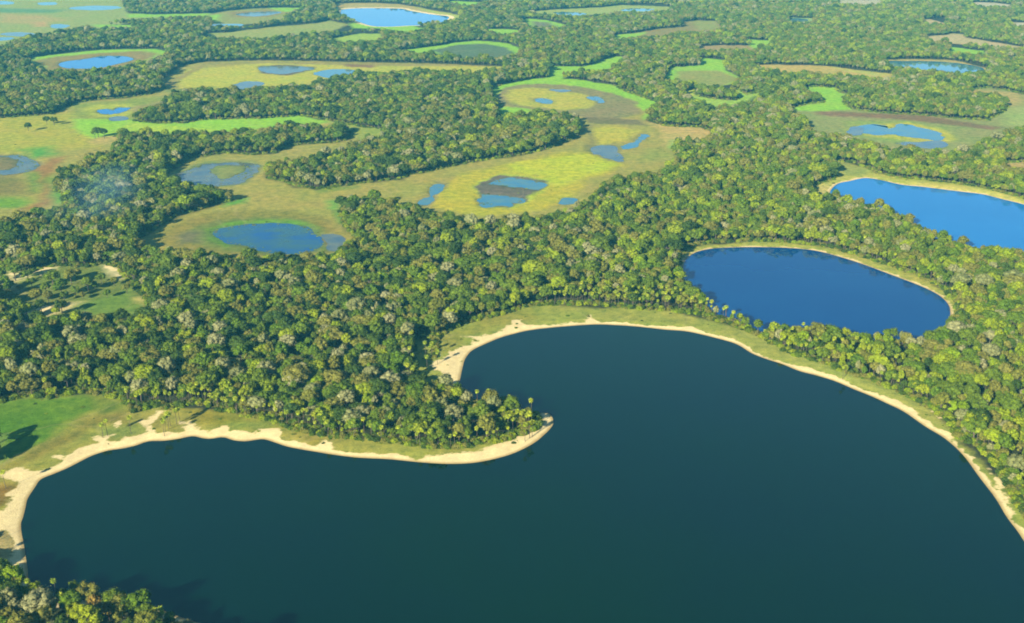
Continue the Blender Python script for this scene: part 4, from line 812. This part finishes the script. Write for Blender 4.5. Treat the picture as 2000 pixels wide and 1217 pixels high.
ex = ex[ke]; ey = ey[ke]; kk = [k for k in keys if k[1] in ('green', 'olive', 'dark', 'bright')]
scatter("undergrowth", [(a_, b2, -.4-10.5*q*.25) for a_, b2, q in zip(ex, ey, r.uniform(.8, 1, len(ex)))], [(q*.85, q*.85, q*.85) for q in r.uniform(.28, .62, len(ex))], r.uniform(0, 6.28, len(ex)), r.integers(0, len(kk), len(ex)),
        [(src[k][0],) for k in kk], "low leafy thicket crowding the foot of the wood edges", "undergrowth")
print("undergrowth", len(ex))
bx = bx[keep]; by = by[keep]; kk = [k for k in keys if k[1] in ('green', 'olive', 'dark', 'bright')]
bi = r.integers(0, len(kk), len(bx)); bs = .06+.28*r.random(len(bx))**1.7
pts = [(x, y, -.2-10.5*s*.62*.55) for x, y, s in zip(bx, by, bs)]
scatter("scrub", pts, [(s*1.1, s*1.1, s*.62) for s in bs], r.uniform(0, 6.28, len(bx)), bi, [(src[k][0],) for k in kk], "low green bushes dotted over the meadows and wood edges", "scrub")
print("scrub", len(bx))

# ------------------------------------------------------------------ air
hb = bpy.data.meshes.new("haze"); x0, x1, y0, y1, z0, z1 = -75000, 75000, -75000, 80000, -3, 330
hb.from_pydata([(x0,y0,z0),(x1,y0,z0),(x1,y1,z0),(x0,y1,z0),(x0,y0,z1),(x1,y0,z1),(x1,y1,z1),(x0,y1,z1)], [], [(3,2,1,0),(4,5,6,7),(0,1,5,4),(1,2,6,5),(2,3,7,6),(3,0,4,7)])
m, t, o = mat("haze"); pv = N(t, "ShaderNodeVolumePrincipled"); pv.inputs['Color'].default_value = (.13, .72, 1, 1); pv.inputs['Density'].default_value = .000068; pv.inputs['Anisotropy'].default_value = 0.0
t.links.new(pv.outputs[0], o.inputs['Volume']); hb.materials.append(m)
ho = bpy.data.objects.new("haze", hb); C.objects.link(ho); tag(ho, "thin blue haze hanging over the far lowland", "haze", kind="stuff")

# smoke drifting over the left wood
sx, sy = unproj(188, 385, 22); mb = MB()
q0 = random.Random(3); nu, nv = 18, 11; vv = []
for i in range(nv+1):
    th = math.pi*i/nv
    for j in range(nu):
        ph = 2*math.pi*j/nu; w_ = 1+.22*math.sin(3*ph+1)*math.sin(th)+.12*math.sin(5*ph)*math.sin(2*th)
        vv.append((47*w_*math.sin(th)*math.cos(ph)+12*math.sin(ph), 86*w_*math.sin(th)*math.sin(ph), 24+26*math.cos(th)))
mb.add(vv, [(i*nu+j, (i+1)*nu+j, (i+1)*nu+(j+1) % nu, i*nu+(j+1) % nu) for i in range(nv) for j in range(nu)])
m, t, o = mat("smoke"); pv = N(t, "ShaderNodeVolumePrincipled"); pv.inputs['Color'].default_value = (.28, .58, .9, 1); 
tc = N(t, "ShaderNodeTexCoord"); vm = N(t, "ShaderNodeVectorMath", _operation='MULTIPLY'); vm.inputs[1].default_value = (1/48, 1/88, 1/30)
va = N(t, "ShaderNodeVectorMath", _operation='SUBTRACT'); va.inputs[1].default_value = (0, 0, 24)
t.links.new(tc.outputs['Object'], va.inputs[0]); t.links.new(va.outputs[0], vm.inputs[0])
gd = N(t, "ShaderNodeTexGradient", _gradient_type='SPHERICAL'); t.links.new(vm.outputs[0], gd.inputs[0])
nz = noise(t, tc.outputs['Object'], 1/40, 2, .5)
mm = N(t, "ShaderNodeMath", _operation='MULTIPLY'); t.links.new(gd.outputs[1], mm.inputs[0]); t.links.new(rmap(t, nz, .38, .68, 0, .0055), mm.inputs[1])
t.links.new(mm.outputs[0], pv.inputs['Density'])
t.links.new(pv.outputs[0], o.inputs['Volume'])
sm_ = mb.mesh("smoke", m); so = bpy.data.objects.new("smoke", sm_); so.location = (sx, sy, 0); C.objects.link(so)
tag(so, "thin blue smoke drifting over the wood left of the ponds", "smoke", kind="stuff")
